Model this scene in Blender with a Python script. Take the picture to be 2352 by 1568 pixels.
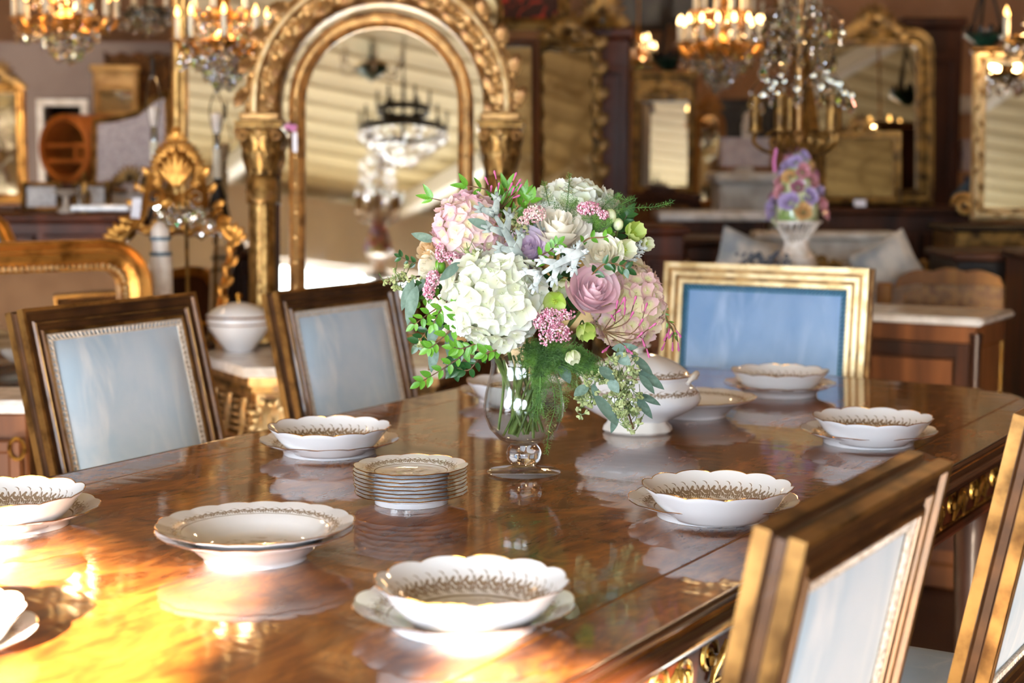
import bpy, math, random
from mathutils import Vector, Matrix
PI = math.pi
random.seed(7)
for o in list(bpy.data.objects): bpy.data.objects.remove(o)
C = bpy.context.scene.collection
S = bpy.context.scene
# ---------------------------------------------------------------- camera
F_PX, HOR, CAM_Z = 3720.0, 375.0, 1.256
TH = math.atan((784 - HOR) / F_PX)
cam = bpy.data.cameras.new('camera'); cam_o = bpy.data.objects.new('camera', cam); C.objects.link(cam_o)
cam_o.location = (0, 0, CAM_Z); cam_o.rotation_euler = (PI/2 - TH, 0, 0)
cam.sensor_width = 36; cam.lens = F_PX / 2352 * 36; cam.clip_start = .05; cam.clip_end = 200
cam.dof.use_dof = True; cam.dof.focus_distance = 2.45; cam.dof.aperture_fstop = 3.6
S.camera = cam_o
# ---------------------------------------------------------------- world, sun, window daylight, exposure
W = bpy.data.worlds.new('sky'); S.world = W; W.use_nodes = True
bg = W.node_tree.nodes['Background']; bg.inputs[0].default_value = (.75, .87, 1, 1); bg.inputs[1].default_value = 2.0
S.view_settings.view_transform = 'Standard'; S.view_settings.look = 'None'
S.view_settings.gamma = 1; S.view_settings.use_curve_mapping = False
S.view_settings.exposure = 0.24
N2 = Vector((.64, .768, 0)); T2 = Vector((.768, -.64, 0))      # rear window wall: normal into the room, direction along it
REAR_D = -2.2
SUN_EL, SUN_AZ = math.radians(15.3), math.radians(35)
def sun():
    l = bpy.data.lights.new('sun', 'SUN'); l.energy = 165; l.color = (1, .86, .66); l.angle = math.radians(.9)
    o = bpy.data.objects.new('sun', l); C.objects.link(o)
    h = (N2*math.cos(SUN_AZ) - T2*math.sin(SUN_AZ))*math.cos(SUN_EL); d = Vector((h.x, h.y, -math.sin(SUN_EL)))
    o.rotation_euler = d.to_track_quat('-Z', 'Y').to_euler(); o.location = (-5, -6, 6)
sun()
WINDOWS = [(-3.3, -1.32), (-1.0, 1.13), (1.29, 3.3)]               # spans along the rear wall
WIN_Z = (.55, 1.98)
def window_light(t0, t1, e):
    l = bpy.data.lights.new('window_daylight', 'AREA'); l.shape = 'RECTANGLE'
    l.size = t1 - t0; l.size_y = WIN_Z[1] - WIN_Z[0]; l.energy = e; l.color = (.76, .88, 1)
    o = bpy.data.objects.new('window_daylight', l); C.objects.link(o)
    p = N2 * (REAR_D - .32) + T2 * ((t0+t1)/2); o.location = (p.x, p.y, sum(WIN_Z)/2)
    o.rotation_euler = N2.to_track_quat('-Z', 'Z').to_euler()
for (t0, t1), e_ in zip(WINDOWS, (160, 170, 270)): window_light(t0, t1, e_)
# ---------------------------------------------------------------- pixel helpers (2352 x 1568)
def ray(px, py):
    xc, yc = (px - 1176)/F_PX, (784 - py)/F_PX
    return Vector((xc, math.cos(TH) + yc*math.sin(TH), -math.sin(TH) + yc*math.cos(TH)))
def P(px, py, Y):
    d = ray(px, py); return Vector((0, 0, CAM_Z)) + d*(Y/d.y)
def onz(px, py, z):
    d = ray(px, py); return Vector((0, 0, CAM_Z)) + d*((z - CAM_Z)/d.z)
def SZ(n, Y): return n*Y/F_PX
# ---------------------------------------------------------------- materials
def lin(h):
    h = h.lstrip('#'); v = [int(h[i:i+2], 16)/255 for i in (0, 2, 4)]
    return tuple((x/12.92 if x <= .04045 else ((x+.055)/1.055)**2.4) for x in v) + (1,)
class NT:
    def __init__(s, name):
        s.m = bpy.data.materials.new(name); s.m.use_nodes = True; s.t = s.m.node_tree
        s.b = s.t.nodes['Principled BSDF']; s.out = s.t.nodes['Material Output']
    def n(s, ty, **kw):
        o = s.t.nodes.new(ty)
        for k, v in kw.items(): setattr(o, k, v)
        return o
    def put(s, sock, v):
        if isinstance(v, bpy.types.NodeSocket): s.t.links.new(v, sock)
        elif v is not None: sock.default_value = v
    def ma(s, op, a, b=None, c=None, clamp=False):
        o = s.n('ShaderNodeMath', operation=op); o.use_clamp = clamp
        s.put(o.inputs[0], a); s.put(o.inputs[1], b); s.put(o.inputs[2], c); return o.outputs[0]
    def mix(s, f, a, b):
        o = s.n('ShaderNodeMix', data_type='RGBA'); s.put(o.inputs[0], f); s.put(o.inputs[6], a); s.put(o.inputs[7], b); return o.outputs[2]
    def rng(s, v, a, b, c=0., d=1.):
        o = s.n('ShaderNodeMapRange'); o.interpolation_type = 'SMOOTHSTEP'
        s.put(o.inputs[0], v); 
        for i, q in enumerate((a, b, c, d)): o.inputs[i+1].default_value = q
        return o.outputs[0]
    def obj(s, stretch=(1, 1, 1), rot=(0, 0, 0)):
        tc = s.n('ShaderNodeTexCoord'); mp = s.n('ShaderNodeMapping'); s.put(mp.inputs[0], tc.outputs['Object'])
        mp.inputs['Scale'].default_value = stretch; mp.inputs['Rotation'].default_value = rot; return mp.outputs[0]
    def noise(s, vec, scale, detail=4, dist=0, rough=.5):
        o = s.n('ShaderNodeTexNoise'); s.put(o.inputs['Vector'], vec); o.inputs['Scale'].default_value = scale
        o.inputs['Detail'].default_value = detail; o.inputs['Distortion'].default_value = dist; o.inputs['Roughness'].default_value = rough
        return o.outputs[0]
    def bump(s, h, strength, dist=.01):
        o = s.n('ShaderNodeBump'); o.inputs['Strength'].default_value = strength; o.inputs['Distance'].default_value = dist
        s.put(o.inputs['Height'], h); s.t.links.new(o.outputs[0], s.b.inputs['Normal'])
    def set(s, **kw):
        al = dict(base='Base Color', rough='Roughness', metal='Metallic', ior='IOR', trans='Transmission Weight', coat='Coat Weight',
                  coatr='Coat Roughness', sheen='Sheen Weight', sheenr='Sheen Roughness', ec='Emission Color', es='Emission Strength',
                  spec='Specular IOR Level', sss='Subsurface Weight', sssr='Subsurface Radius', ssss='Subsurface Scale', film='Thin Film Thickness', alpha='Alpha')
        for k, v in kw.items(): s.put(s.b.inputs[al[k]], v)
        return s.m
MAT = {}
def mt(name, c1, c2=None, scale=12, lo=.38, hi=.62, detail=5, stretch=(1, 1, 1), dist=0, bump=0, bscale=None, bdist=.004, rand=0, **kw):
    g = NT(name); v = g.obj(stretch)
    col = lin(c1)
    if c2:
        f = g.rng(g.noise(v, scale, detail, dist), lo, hi)
        if rand:
            oi = g.n('ShaderNodeObjectInfo'); f = g.ma('ADD', f, g.ma('MULTIPLY', g.ma('SUBTRACT', oi.outputs['Random'], .5), rand), clamp=True)
        col = g.mix(f, lin(c1), lin(c2))
    if bump: g.bump(g.noise(v, bscale or scale, 5), bump, bdist)
    g.set(base=col, **kw); MAT[name] = g.m; return g.m
def emis(name, c, s):
    g = NT(name); g.set(base=lin(c), ec=lin(c), es=s); MAT[name] = g.m
mt('gold', '#6e5028', '#bd965a', 26, .32, .62, metal=.85, rough=.36, bump=.35, bscale=90, bdist=.002)
mt('gold_warm', '#7c4e1c', '#d0964a', 18, .3, .62, metal=.85, rough=.34, bump=.4, bscale=70, bdist=.003)
mt('gold_dark', '#3c2812', '#8e6a34', 22, .3, .65, metal=.7, rough=.42, bump=.5, bscale=60, bdist=.003)
mt('gold_worn', '#7a5634', '#c39a62', 22, .3, .62, metal=.78, rough=.4, bump=.5, bscale=80, bdist=.003)
mt('gold_pale', '#ae9060', '#dcc498', 24, .3, .66, metal=.8, rough=.34, bump=.2, bscale=90, bdist=.002)
mt('gold_chair', '#54381a', '#a87e46', 18, .3, .64, metal=.8, rough=.33, bump=.15, bscale=60, bdist=.002)
mt('frame_bronze', '#3a2413', '#5e3d20', 14, .3, .68, stretch=(1, 1, 1), metal=.45, rough=.38, coat=.2)
mt('gilt_rim', '#c08a3a', metal=1, rough=.16)
mt('brass', '#b98a3c', '#e0b868', 20, metal=1, rough=.24)
mt('bronze_mount', '#6e5426', '#c8a458', 50, .3, .6, metal=.95, rough=.3, bump=.5, bscale=120, bdist=.002)
mt('walnut_dark', '#24120a', '#4a2714', 9, .3, .7, stretch=(1, 1, .15), dist=1, rough=.55, spec=.25, coat=.06, coatr=.2)
mt('walnut', '#4a2814', '#7c4a26', 9, .3, .7, stretch=(1, 1, .12), dist=1, rough=.55, spec=.25, coat=.06, coatr=.2)
mt('oak', '#6e4018', '#a8702e', 8, .3, .7, stretch=(1, 1, .12), dist=1.2, rough=.55, spec=.25, coat=.06, coatr=.2)
mt('mahogany', '#331407', '#5e2a12', 7, .3, .7, stretch=(1, 1, .1), dist=1, rough=.55, spec=.25, coat=.06, coatr=.2)
mt('orange_wood', '#8a4514', '#b8682a', 8, .3, .7, stretch=(1, 1, .2), rough=.45)
mt('yellow_paint', '#a87a34', '#c89a52', 14, rough=.55)
mt('table_edge', '#2a140a', '#4a2612', 6, .3, .7, stretch=(.2, 1, 1), rough=.16, coat=.6, coatr=.05)
mt('ebony', '#120b07', '#20140c', 10, rough=.35)
mt('marble', '#cfc7c0', '#efe9e4', 5, .36, .6, dist=2.5, rough=.16)
mt('white_stone', '#b5a89a', '#d2c8bc', 12, rough=.6)
mt('white_paint', '#cbbfb6', '#e2dad4', 16, rough=.5)
mt('grey_paint', '#5f6d78', rough=.5)
mt('linen_grey', '#a2979a', '#b6adb0', 60, rough=.85, sheen=.2)
mt('linen_white', '#b9b4b4', '#d6d2d0', 50, rough=.85, sheen=.2)
mt('pillow_cloth', '#8f959c', '#d8d0c6', 9, .35, .65, rough=.85)
mt('blue_silk', '#3e7090', '#6fa0bd', 18, rough=.5, sheen=.3)
mt('tapestry', '#2a1809', '#6e451e', 22, .35, .6, dist=2, rough=.9)
mt('tapestry_red', '#3a1a08', '#b03018', 16, .45, .62, dist=1.5, rough=.8)
mt('painting', '#1c130c', '#4c4a40', 5, .35, .7, dist=1, rough=.4)
mt('porcelain', '#f1eff0', rough=.08, coat=.5, coatr=.03)
mt('porcelain_warm', '#ece4da', rough=.08, coat=.5, coatr=.03)
mt('lampshade', '#a89a9c', '#b6a8a8', 20, rough=.9)
mt('candle_sleeve', '#c8bfa8', '#ddd6c4', 20, rough=.6)
mt('silver', '#9a9a98', metal=1, rough=.2)
mt('iron', '#14110f', '#241c16', 20, metal=.4, rough=.5)
mt('green_tole', '#0e2a22', '#1e4a3a', 14, rough=.3)
mt('tag_paper', '#e8e4ea', rough=.8)
mt('pink_ribbon', '#d078b0', rough=.5)
mt('cane', '#8a5a26', '#b37c3c', 30, rough=.5)
mt('tufa', '#4a4f5c', '#7a7f8a', 60, .3, .7, rough=.8)
mt('shade_black', '#0a0706', rough=.9)
mt('blue_cloth_dark', '#25384a', '#3e5870', 20, rough=.8)
emis('bulb', '#ffc470', 5); emis('bulb_hot', '#ffd490', 9)
g = NT('mirror'); g.set(base=lin('#d8d2c4'), metal=1, rough=g.rng(g.noise(g.obj(), 9, 4), .4, .8, .012, .05)); MAT['mirror'] = g.m
g = NT('mirror_aged'); f = g.rng(g.noise(g.obj(), 7, 6, 1), .4, .75)
g.set(base=g.mix(f, lin('#b3a07e'), lin('#7a6444')), metal=1, rough=g.rng(f, 0, 1, .03, .14)); MAT['mirror_aged'] = g.m
g = NT('crystal'); g.set(base=(1, 1, 1, 1), trans=1, rough=.015, ior=1.65, film=420.); MAT['crystal'] = g.m
def thin_glass(name, tint, ior=1.5, boost=1.0):
    g = NT(name); fr = g.n('ShaderNodeLayerWeight'); f0 = ((ior-1)/(ior+1))**2; fv = g.ma('ADD', f0, g.ma('MULTIPLY', g.ma('POWER', fr.outputs['Facing'], 4.), 1-f0))
    tr = g.n('ShaderNodeBsdfTransparent'); tr.inputs[0].default_value = tint
    gl = g.n('ShaderNodeBsdfGlossy'); gl.inputs['Roughness'].default_value = .0; mx = g.n('ShaderNodeMixShader')
    g.put(mx.inputs[0], g.ma('MULTIPLY', fv, boost, clamp=True)); g.t.links.new(tr.outputs[0], mx.inputs[1]); g.t.links.new(gl.outputs[0], mx.inputs[2])
    g.t.links.new(mx.outputs[0], g.out.inputs[0]); MAT[name] = g.m
thin_glass('glass', (.985, .99, .985, 1)); thin_glass('water', (.975, .98, .95, 1), 1.2); thin_glass('pane', (.9, .95, .95, 1))
g = NT('solid_glass'); g.set(base=(1, 1, 1, 1), trans=1, rough=0., ior=1.45); MAT['solid_glass'] = g.m
# velvet with brushed nap patches
def velvet(name, a, b, c_):
    g = NT(name); v = g.obj((1, 1, 1))
    f1 = g.rng(g.noise(v, 4.5, 5, 1.2), .35, .68); f2 = g.rng(g.noise(g.obj((5, 5, 1.2)), 3, 4, .8), .5, .75)
    g.bump(g.noise(v, 420, 2), .15, .001)
    g.set(base=g.mix(f2, g.mix(f1, lin(a), lin(b)), lin(c_)), rough=.8, sheen=.5, sheenr=.4); MAT[name] = g.m
velvet('velvet_pale', '#b0c8de', '#c9d6e6', '#dae2ed')
velvet('velvet_blue', '#7fa3d0', '#97b6de', '#aac4e6')
mt('braid', '#bdab98', '#e0d4c8', 160, rough=.8); mt('braid_blue', '#1f6078', '#2e7890', 120, rough=.8)
# burl walnut table top, french polished
def burl(name, rot, s=1.):
    g = NT(name); v = g.obj((1, 1.9, 1), (0, 0, rot))
    w = g.noise(v, 2.2*s, 5, 2.2, .55); fine = g.noise(g.obj((2.5, 22, 1), (0, 0, rot)), 5, 5, 1.2)
    sw = g.noise(v, 5.5*s, 6, 3.6, .6)
    f = g.ma('ADD', g.ma('MULTIPLY', g.rng(w, .34, .68), .6), g.ma('MULTIPLY', g.rng(sw, .38, .66), .4))
    col = g.mix(f, lin('#54290e'), lin('#b06c28'))
    col = g.mix(g.ma('MULTIPLY', g.rng(fine, .5, .72), .45), col, lin('#40200a'))
    bn = g.n('ShaderNodeBump'); bn.inputs['Strength'].default_value = .035; bn.inputs['Distance'].default_value = .01
    g.put(bn.inputs['Height'], g.noise(g.obj((9, 2.2, 1), (0, 0, -.5)), 3.2, 1.5, .2)); g.t.links.new(bn.outputs[0], g.b.inputs['Coat Normal'])
    g.t.links.new(bn.outputs[0], g.b.inputs['Normal'])
    g.set(base=col, rough=.5, spec=.12, coat=1., coatr=.06); MAT[name] = g.m
burl('burl_field', .1); burl('burl_border', 1.5, 1.6)
# porcelain with a gilt scroll band and a faded scene in the middle (object space polar print)
def china(name, r0, r1, reps, scene_r=0, line=True, zmode=False):
    g = NT(name); tc = g.n('ShaderNodeTexCoord'); sx = g.n('ShaderNodeSeparateXYZ'); g.put(sx.inputs[0], tc.outputs['Object'])
    x, y = sx.outputs[0], sx.outputs[1]
    r = g.ma('SQRT', g.ma('ADD', g.ma('MULTIPLY', x, x), g.ma('MULTIPLY', y, y)))
    if zmode: r = sx.outputs[2]
    a = g.ma('MULTIPLY', g.ma('ARCTAN2', y, x), reps/(2*PI)); u = g.ma('FRACT', g.ma('ADD', a, 100.))
    v = g.ma('DIVIDE', g.ma('SUBTRACT', r, r0), r1 - r0)
    inb = g.ma('MULTIPLY', g.ma('GREATER_THAN', v, .08), g.ma('LESS_THAN', v, 1.))
    def curl(cu, cv, k, ph, R):
        du, dv = g.ma('MULTIPLY', g.ma('SUBTRACT', u, cu), .7), g.ma('SUBTRACT', v, cv)
        q = g.ma('SQRT', g.ma('ADD', g.ma('MULTIPLY', du, du), g.ma('MULTIPLY', dv, dv)))
        th = g.ma('ARCTAN2', dv, du)
        return g.ma('MULTIPLY', g.ma('GREATER_THAN', g.ma('SINE', g.ma('ADD', g.ma('ADD', g.ma('MULTIPLY', q, k), g.ma('MULTIPLY', th, 1.)), ph)), .1), g.ma('LESS_THAN', q, R))
    def flower(cu, cv, R, n):
        du, dv = g.ma('MULTIPLY', g.ma('SUBTRACT', u, cu), .7), g.ma('SUBTRACT', v, cv)
        q = g.ma('SQRT', g.ma('ADD', g.ma('MULTIPLY', du, du), g.ma('MULTIPLY', dv, dv))); th = g.ma('ARCTAN2', dv, du)
        return g.ma('LESS_THAN', q, g.ma('MULTIPLY', g.ma('ADD', .6, g.ma('MULTIPLY', g.ma('COSINE', g.ma('MULTIPLY', th, n)), .4)), R))
    mk = g.ma('MAXIMUM', curl(.3, .66, 17, 0, .30), flower(.8, .5, .30, 5))
    lace = g.ma('GREATER_THAN', g.ma('MULTIPLY', g.ma('SINE', g.ma('ADD', g.ma('MULTIPLY', u, 12.566), g.ma('MULTIPLY', v, 9.))), g.ma('SINE', g.ma('ADD', g.ma('MULTIPLY', u, -18.85), g.ma('MULTIPLY', v, 13.)))), .12)
    mk = g.ma('MAXIMUM', mk, g.ma('MULTIPLY', lace, g.ma('LESS_THAN', v, .46)))
    mk = g.ma('MAXIMUM', mk, flower(.1, .32, .2, 6)); mk = g.ma('MAXIMUM', mk, flower(1.1, .32, .2, 6)); mk = g.ma('MULTIPLY', mk, inb)
    if line: mk = g.ma('MAXIMUM', mk, g.ma('LESS_THAN', g.ma('ABSOLUTE', g.ma('ADD', v, .06)), .045))
    col = lin('#f1eff0')
    if scene_r:
        nz = g.noise(tc.outputs['Object'], 42, 5, 1.0); n2 = g.noise(tc.outputs['Object'], 70, 4, 1.)
        fade = g.rng(r, scene_r*.35, scene_r, 1., 0.)
        ring = g.ma('MULTIPLY', g.rng(g.ma('ABSOLUTE', g.ma('SUBTRACT', r, scene_r*1.12)), 0., scene_r*.2, .55, 0.), g.rng(g.noise(tc.outputs['Object'], 55, 4, 2), .48, .6))
        tint = g.mix(g.rng(n2, .42, .6), lin('#7a4f55'), lin('#a9a878'))
        col = g.mix(g.ma('MULTIPLY', fade, g.rng(nz, .42, .6)), col, tint); col = g.mix(ring, col, lin('#b59c8a'))
    col = g.mix(g.ma('MULTIPLY', mk, .8), col, lin('#94744a'))
    g.set(base=col, metal=g.ma('MULTIPLY', mk, .35), rough=g.ma('ADD', .07, g.ma('MULTIPLY', mk, .2)), coat=.4, coatr=.03); MAT[name] = g.m
china('china_bowl', .071, .095, 34, .052); china('china_plate', .086, .108, 34); china('china_soup', .096, .112, 36, .04)
china('china_small', .055, .073, 28, .036); china('china_tureen', .074, .088, 20, zmode=True, line=False); china('china_lid', .003, .016, 20, zmode=True, line=False)
def petal(name, c_in, c_out, c_alt, r0, r1, rough=.6, sss=.15):
    g = NT(name); tc = g.n('ShaderNodeTexCoord'); ln = g.n('ShaderNodeVectorMath', operation='LENGTH'); g.put(ln.inputs[0], tc.outputs['Object'])
    f = g.rng(ln.outputs['Value'], r0, r1); oi = g.n('ShaderNodeObjectInfo')
    out = g.mix(g.rng(oi.outputs['Random'], .3, .9), lin(c_out), lin(c_alt))
    tl = g.n('ShaderNodeBsdfTranslucent'); col = g.mix(f, lin(c_in), out); g.put(tl.inputs[0], col)
    g.set(base=col, rough=rough, spec=.25); mx = g.n('ShaderNodeMixShader'); mx.inputs[0].default_value = .34
    g.t.links.new(g.b.outputs[0], mx.inputs[1]); g.t.links.new(tl.outputs[0], mx.inputs[2]); g.t.links.new(mx.outputs[0], g.out.inputs[0]); MAT[name] = g.m
petal('petal_white', '#e6e9c8', '#f1f2ea', '#eaeeda', .1, .8)
petal('petal_pink', '#f2ecbe', '#eec4d2', '#f2dada', .15, .8)
petal('petal_peach', '#eceab4', '#f0cccc', '#f2e4c4', .15, .8)
petal('petal_rose', '#f2d6dc', '#edc6d0', '#f4dce0', .0, .06)
petal('petal_lavender', '#e6d2e6', '#e8d6ea', '#f0e2ee', .0, .05)
petal('petal_ivory', '#f6f0dc', '#fbf9f3', '#f9f6ec', .0, .06)
petal('petal_cream', '#e6c48a', '#f4ead2', '#f6efe0', .0, .04)
petal('petal_lime', '#a9c84a', '#cddc8a', '#b8cf62', .1, 1.)
petal('petal_limewhite', '#c4d67a', '#f0f0da', '#e8ecc4', .1, 1.)
mt('leaf_fresh', '#3f7a1c', '#6fa832', 30, rough=.35, rand=.7)
mt('leaf_dark', '#16381a', '#2f5e2a', 30, rough=.3, rand=.6)
mt('leaf_euc', '#566f60', '#728a7c', 3, rough=.55, rand=.8)
mt('leaf_silver', '#808c88', '#a2aca6', 5, rough=.9)
mt('leaf_silver_pale', '#a4acaa', '#c8cecc', 5, rough=.9)
mt('fern', '#2f5414', '#527c26', 40, rough=.6)
mt('stem_green', '#3c5220', '#667c3c', 30, rough=.5); mt('stem_brown', '#4a3420', '#7a5a38', 30, rough=.7)
mt('seed', '#8f9a62', '#b4bb86', 60, rough=.5); mt('rice_pink', '#c46f8c', '#f0c8d2', 160, .4, .6, rough=.7)
mt('rice_pale', '#d9a0aa', '#f2e2d6', 160, .4, .6, rough=.7); mt('bud_pink', '#a83f78', '#d070a0', 60, rough=.5)
mt('bud_green', '#b9c98a', '#dfe6bc', 60, rough=.5); mt('stamen', '#b9c84a', rough=.6)
for n_, a_, b_ in (('porc_pink', '#b86878', '#e8b8bc'), ('porc_lilac', '#9a82b8', '#d2c4e2'), ('porc_orange', '#c08238', '#ecd2a0'), ('porc_mauve', '#8a4a62', '#c890a2')):
    mt(n_, a_, b_, 30, .4, .65, rough=.12, coat=.4)
mt('porc_leaf', '#7f9a58', '#d8dcae', 30, .4, .6, rough=.12, coat=.4)
mt('porc_lattice', '#c9b9a8', '#efe6de', 40, .3, .6, rough=.2)
# ---------------------------------------------------------------- mesh helpers
def rotm(rx=0, ry=0, rz=0): return Matrix.Rotation(rz, 4, 'Z') @ Matrix.Rotation(ry, 4, 'Y') @ Matrix.Rotation(rx, 4, 'X')
def mtx(loc=(0, 0, 0), rot=(0, 0, 0), sc=(1, 1, 1)):
    if not hasattr(sc, '__len__'): sc = (sc, sc, sc)
    return Matrix.Translation(Vector(loc)) @ rotm(*rot) @ Matrix.Diagonal((*sc, 1))
def aim(loc, nrm, spin=0, sc=1):
    q = Vector(nrm).normalized().to_track_quat('Z', 'Y')
    return Matrix.Translation(Vector(loc)) @ q.to_matrix().to_4x4() @ Matrix.Rotation(spin, 4, 'Z') @ Matrix.Diagonal((sc, sc, sc, 1))
class MB:
    def __init__(s): s.v = []; s.f = []
    def add(s, vs, fs, M=None):
        o = len(s.v)
        s.v += [tuple(M @ Vector(v)) for v in vs] if M is not None else [tuple(v) for v in vs]
        s.f += [tuple(i+o for i in f) for f in fs]; return s
    def grid(s, fn, nu, nv, M=None, cu=False):
        vs = [fn(i/(nu if cu else nu), j/nv) for j in range(nv+1) for i in range(nu if cu else nu+1)]; w = nu if cu else nu+1
        fs = [(j*w+i, j*w+(i+1) % w, (j+1)*w+(i+1) % w, (j+1)*w+i) for j in range(nv) for i in range(nu)]
        return s.add(vs, fs, M)
    def box(s, c, d, b=0, M=None):
        x, y, z = d[0]/2, d[1]/2, d[2]/2; b = min(b, x*.9, y*.9, z*.9)
        if b <= 0:
            vs = [(c[0]+i*x, c[1]+j*y, c[2]+k*z) for k in (-1, 1) for j in (-1, 1) for i in (-1, 1)]
            return s.add(vs, [(0, 2, 3, 1), (4, 5, 7, 6), (0, 1, 5, 4), (2, 6, 7, 3), (0, 4, 6, 2), (1, 3, 7, 5)], M)
        vs = []; ix = {}
        for i in (-1, 1):
            for j in (-1, 1):
                for k in (-1, 1):
                    for a in range(3):
                        e = [x-b, y-b, z-b]; e[a] = (x, y, z)[a]
                        ix[(i, j, k, a)] = len(vs); vs.append((c[0]+i*e[0], c[1]+j*e[1], c[2]+k*e[2]))
        q = lambda *t: ix[t]; fs = []
        for a in range(3):
            p, r = [t for t in range(3) if t != a]
            for sg in (-1, 1):
                ring = []
                for u, w in ((-1, -1), (1, -1), (1, 1), (-1, 1)):
                    k = [0, 0, 0]; k[a] = sg; k[p] = u; k[r] = w; ring.append(ix[(*k, a)])
                fs.append(tuple(ring if (sg > 0) == (a != 1) else ring[::-1]))
        for a in range(3):
            p, r = [t for t in range(3) if t != a]
            for u in (-1, 1):
                for w in (-1, 1):
                    k = [0, 0, 0]; k[p] = u; k[r] = w; k0 = k[:]; k1 = k[:]; k0[a] = -1; k1[a] = 1
                    fs.append((ix[(*k0, p)], ix[(*k1, p)], ix[(*k1, r)], ix[(*k0, r)]))
        for i in (-1, 1):
            for j in (-1, 1):
                for k in (-1, 1): fs.append((q(i, j, k, 0), q(i, j, k, 1), q(i, j, k, 2)))
        return s.add(vs, fs, M)
    def lathe(s, prof, n=32, fn=None, M=None, sx=1, sy=1, caps=True):
        vs = []
        for r, z in prof:
            for i in range(n):
                a = 2*PI*i/n; rr, zz = fn(a, r, z) if fn else (r, z)
                vs.append((rr*math.cos(a)*sx, rr*math.sin(a)*sy, zz))
        fs = [(j*n+i, j*n+(i+1) % n, (j+1)*n+(i+1) % n, (j+1)*n+i) for j in range(len(prof)-1) for i in range(n)]
        if caps:
            if prof[0][0] > 1e-6: fs.append(tuple(range(n))[::-1])
            if prof[-1][0] > 1e-6: fs.append(tuple(range((len(prof)-1)*n, len(prof)*n)))
        return s.add(vs, fs, M)
    def ball(s, c, r, n=10, m=6, M=None):
        if not hasattr(r, '__len__'): r = (r, r, r)
        vs = [(c[0], c[1], c[2]-r[2])]; fs = []
        for j in range(1, m):
            t = PI*j/m
            for i in range(n): a = 2*PI*i/n; vs.append((c[0]+r[0]*math.sin(t)*math.cos(a), c[1]+r[1]*math.sin(t)*math.sin(a), c[2]-r[2]*math.cos(t)))
        vs.append((c[0], c[1], c[2]+r[2])); L = len(vs)-1
        for i in range(n):
            fs.append((0, 1+(i+1) % n, 1+i)); fs.append((L, L-n+i, L-n+(i+1) % n))
            for j in range(m-2): a = 1+j*n+i; b = 1+j*n+(i+1) % n; fs.append((a, b, b+n, a+n))
        return s.add(vs, fs, M)
    def tube(s, pts, r, n=8, M=None, closed=False, caps=True, flat=1.):
        pts = [Vector(p) for p in pts]; L = len(pts)
        rs = r if hasattr(r, '__len__') else [r]*L
        tang = []
        for i in range(L):
            a = pts[i-1] if (i > 0 or closed) else pts[i]; b = pts[(i+1) % L] if (i < L-1 or closed) else pts[i]
            t = b-a; tang.append(t.normalized() if t.length > 1e-9 else Vector((0, 0, 1)))
        up = Vector((0, 1, 0)) if abs(tang[0].y) < .9 else Vector((1, 0, 0)); nrm = (up - tang[0]*up.dot(tang[0])).normalized(); vs = []
        for i in range(L):
            nrm = (nrm - tang[i]*nrm.dot(tang[i]))
            nrm = nrm.normalized() if nrm.length > 1e-6 else tang[i].orthogonal().normalized()
            bn = tang[i].cross(nrm)
            for k in range(n):
                a = 2*PI*k/n; vs.append(pts[i] + nrm*(math.cos(a)*rs[i]*flat) + bn*(math.sin(a)*rs[i]))
        m = L if closed else L-1
        fs = [(j*n+k, ((j+1) % L)*n+k, ((j+1) % L)*n+(k+1) % n, j*n+(k+1) % n) for j in range(m) for k in range(n)]
        if caps and not closed: fs.append(tuple(range(n))); fs.append(tuple(range((L-1)*n, L*n))[::-1])
        return s.add(vs, fs, M)
    def sweep(s, path, prof, closed=True, M=None):
        # path: (x,z) counter-clockwise, prof: (outward, forward) pairs; forward is -y
        n = len(path); m = len(prof); vs = []
        for i in range(n):
            p = Vector(path[i]); a = Vector(path[i-1]) if (i > 0 or closed) else None; b = Vector(path[(i+1) % n]) if (i < n-1 or closed) else None
            d1 = (p-a).normalized() if a is not None else (b-p).normalized(); d2 = (b-p).normalized() if b is not None else d1
            n1 = Vector((d1.y, -d1.x)); n2 = Vector((d2.y, -d2.x)); h = n1+n2; h = h.normalized() if h.length > 1e-6 else n1; k = 1/max(.35, h.dot(n1))
            for o, d in prof: vs.append((p.x+h.x*o*k, -d, p.y+h.y*o*k))
        fs = [(i*m+j, ((i+1) % n)*m+j, ((i+1) % n)*m+j+1, i*m+j+1) for i in range(n if closed else n-1) for j in range(m-1)]
        if not closed: fs.append(tuple(range(m))); fs.append(tuple(range((n-1)*m, n*m))[::-1])
        return s.add(vs, fs, M)
    def prism(s, poly, y0, y1, M=None):      # poly (x,z), extruded along y
        n = len(poly); vs = [(x, y0, z) for x, z in poly] + [(x, y1, z) for x, z in poly]
        fs = [tuple(range(n)), tuple(range(n, 2*n))[::-1]] + [(i, n+i, n+(i+1) % n, (i+1) % n) for i in range(n)]
        return s.add(vs, fs, M)
    def mesh(s, name, mat, sharp=38):
        me = bpy.data.meshes.new(name); me.from_pydata(s.v, [], s.f); me.validate()
        me.polygons.foreach_set('use_smooth', [True]*len(me.polygons)); me.set_sharp_from_angle(angle=math.radians(sharp))
        me.materials.append(MAT[mat] if isinstance(mat, str) else mat); return me
    def build(s, name, mat, parent=None, M=None, sharp=38):
        return ob(name, s.mesh(name, mat, sharp), parent, M)
def ob(name, me, parent=None, M=None):
    o = bpy.data.objects.new(name, me); C.objects.link(o)
    if parent is not None: o.parent = parent
    if M is not None: o.matrix_basis = M
    return o
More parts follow.
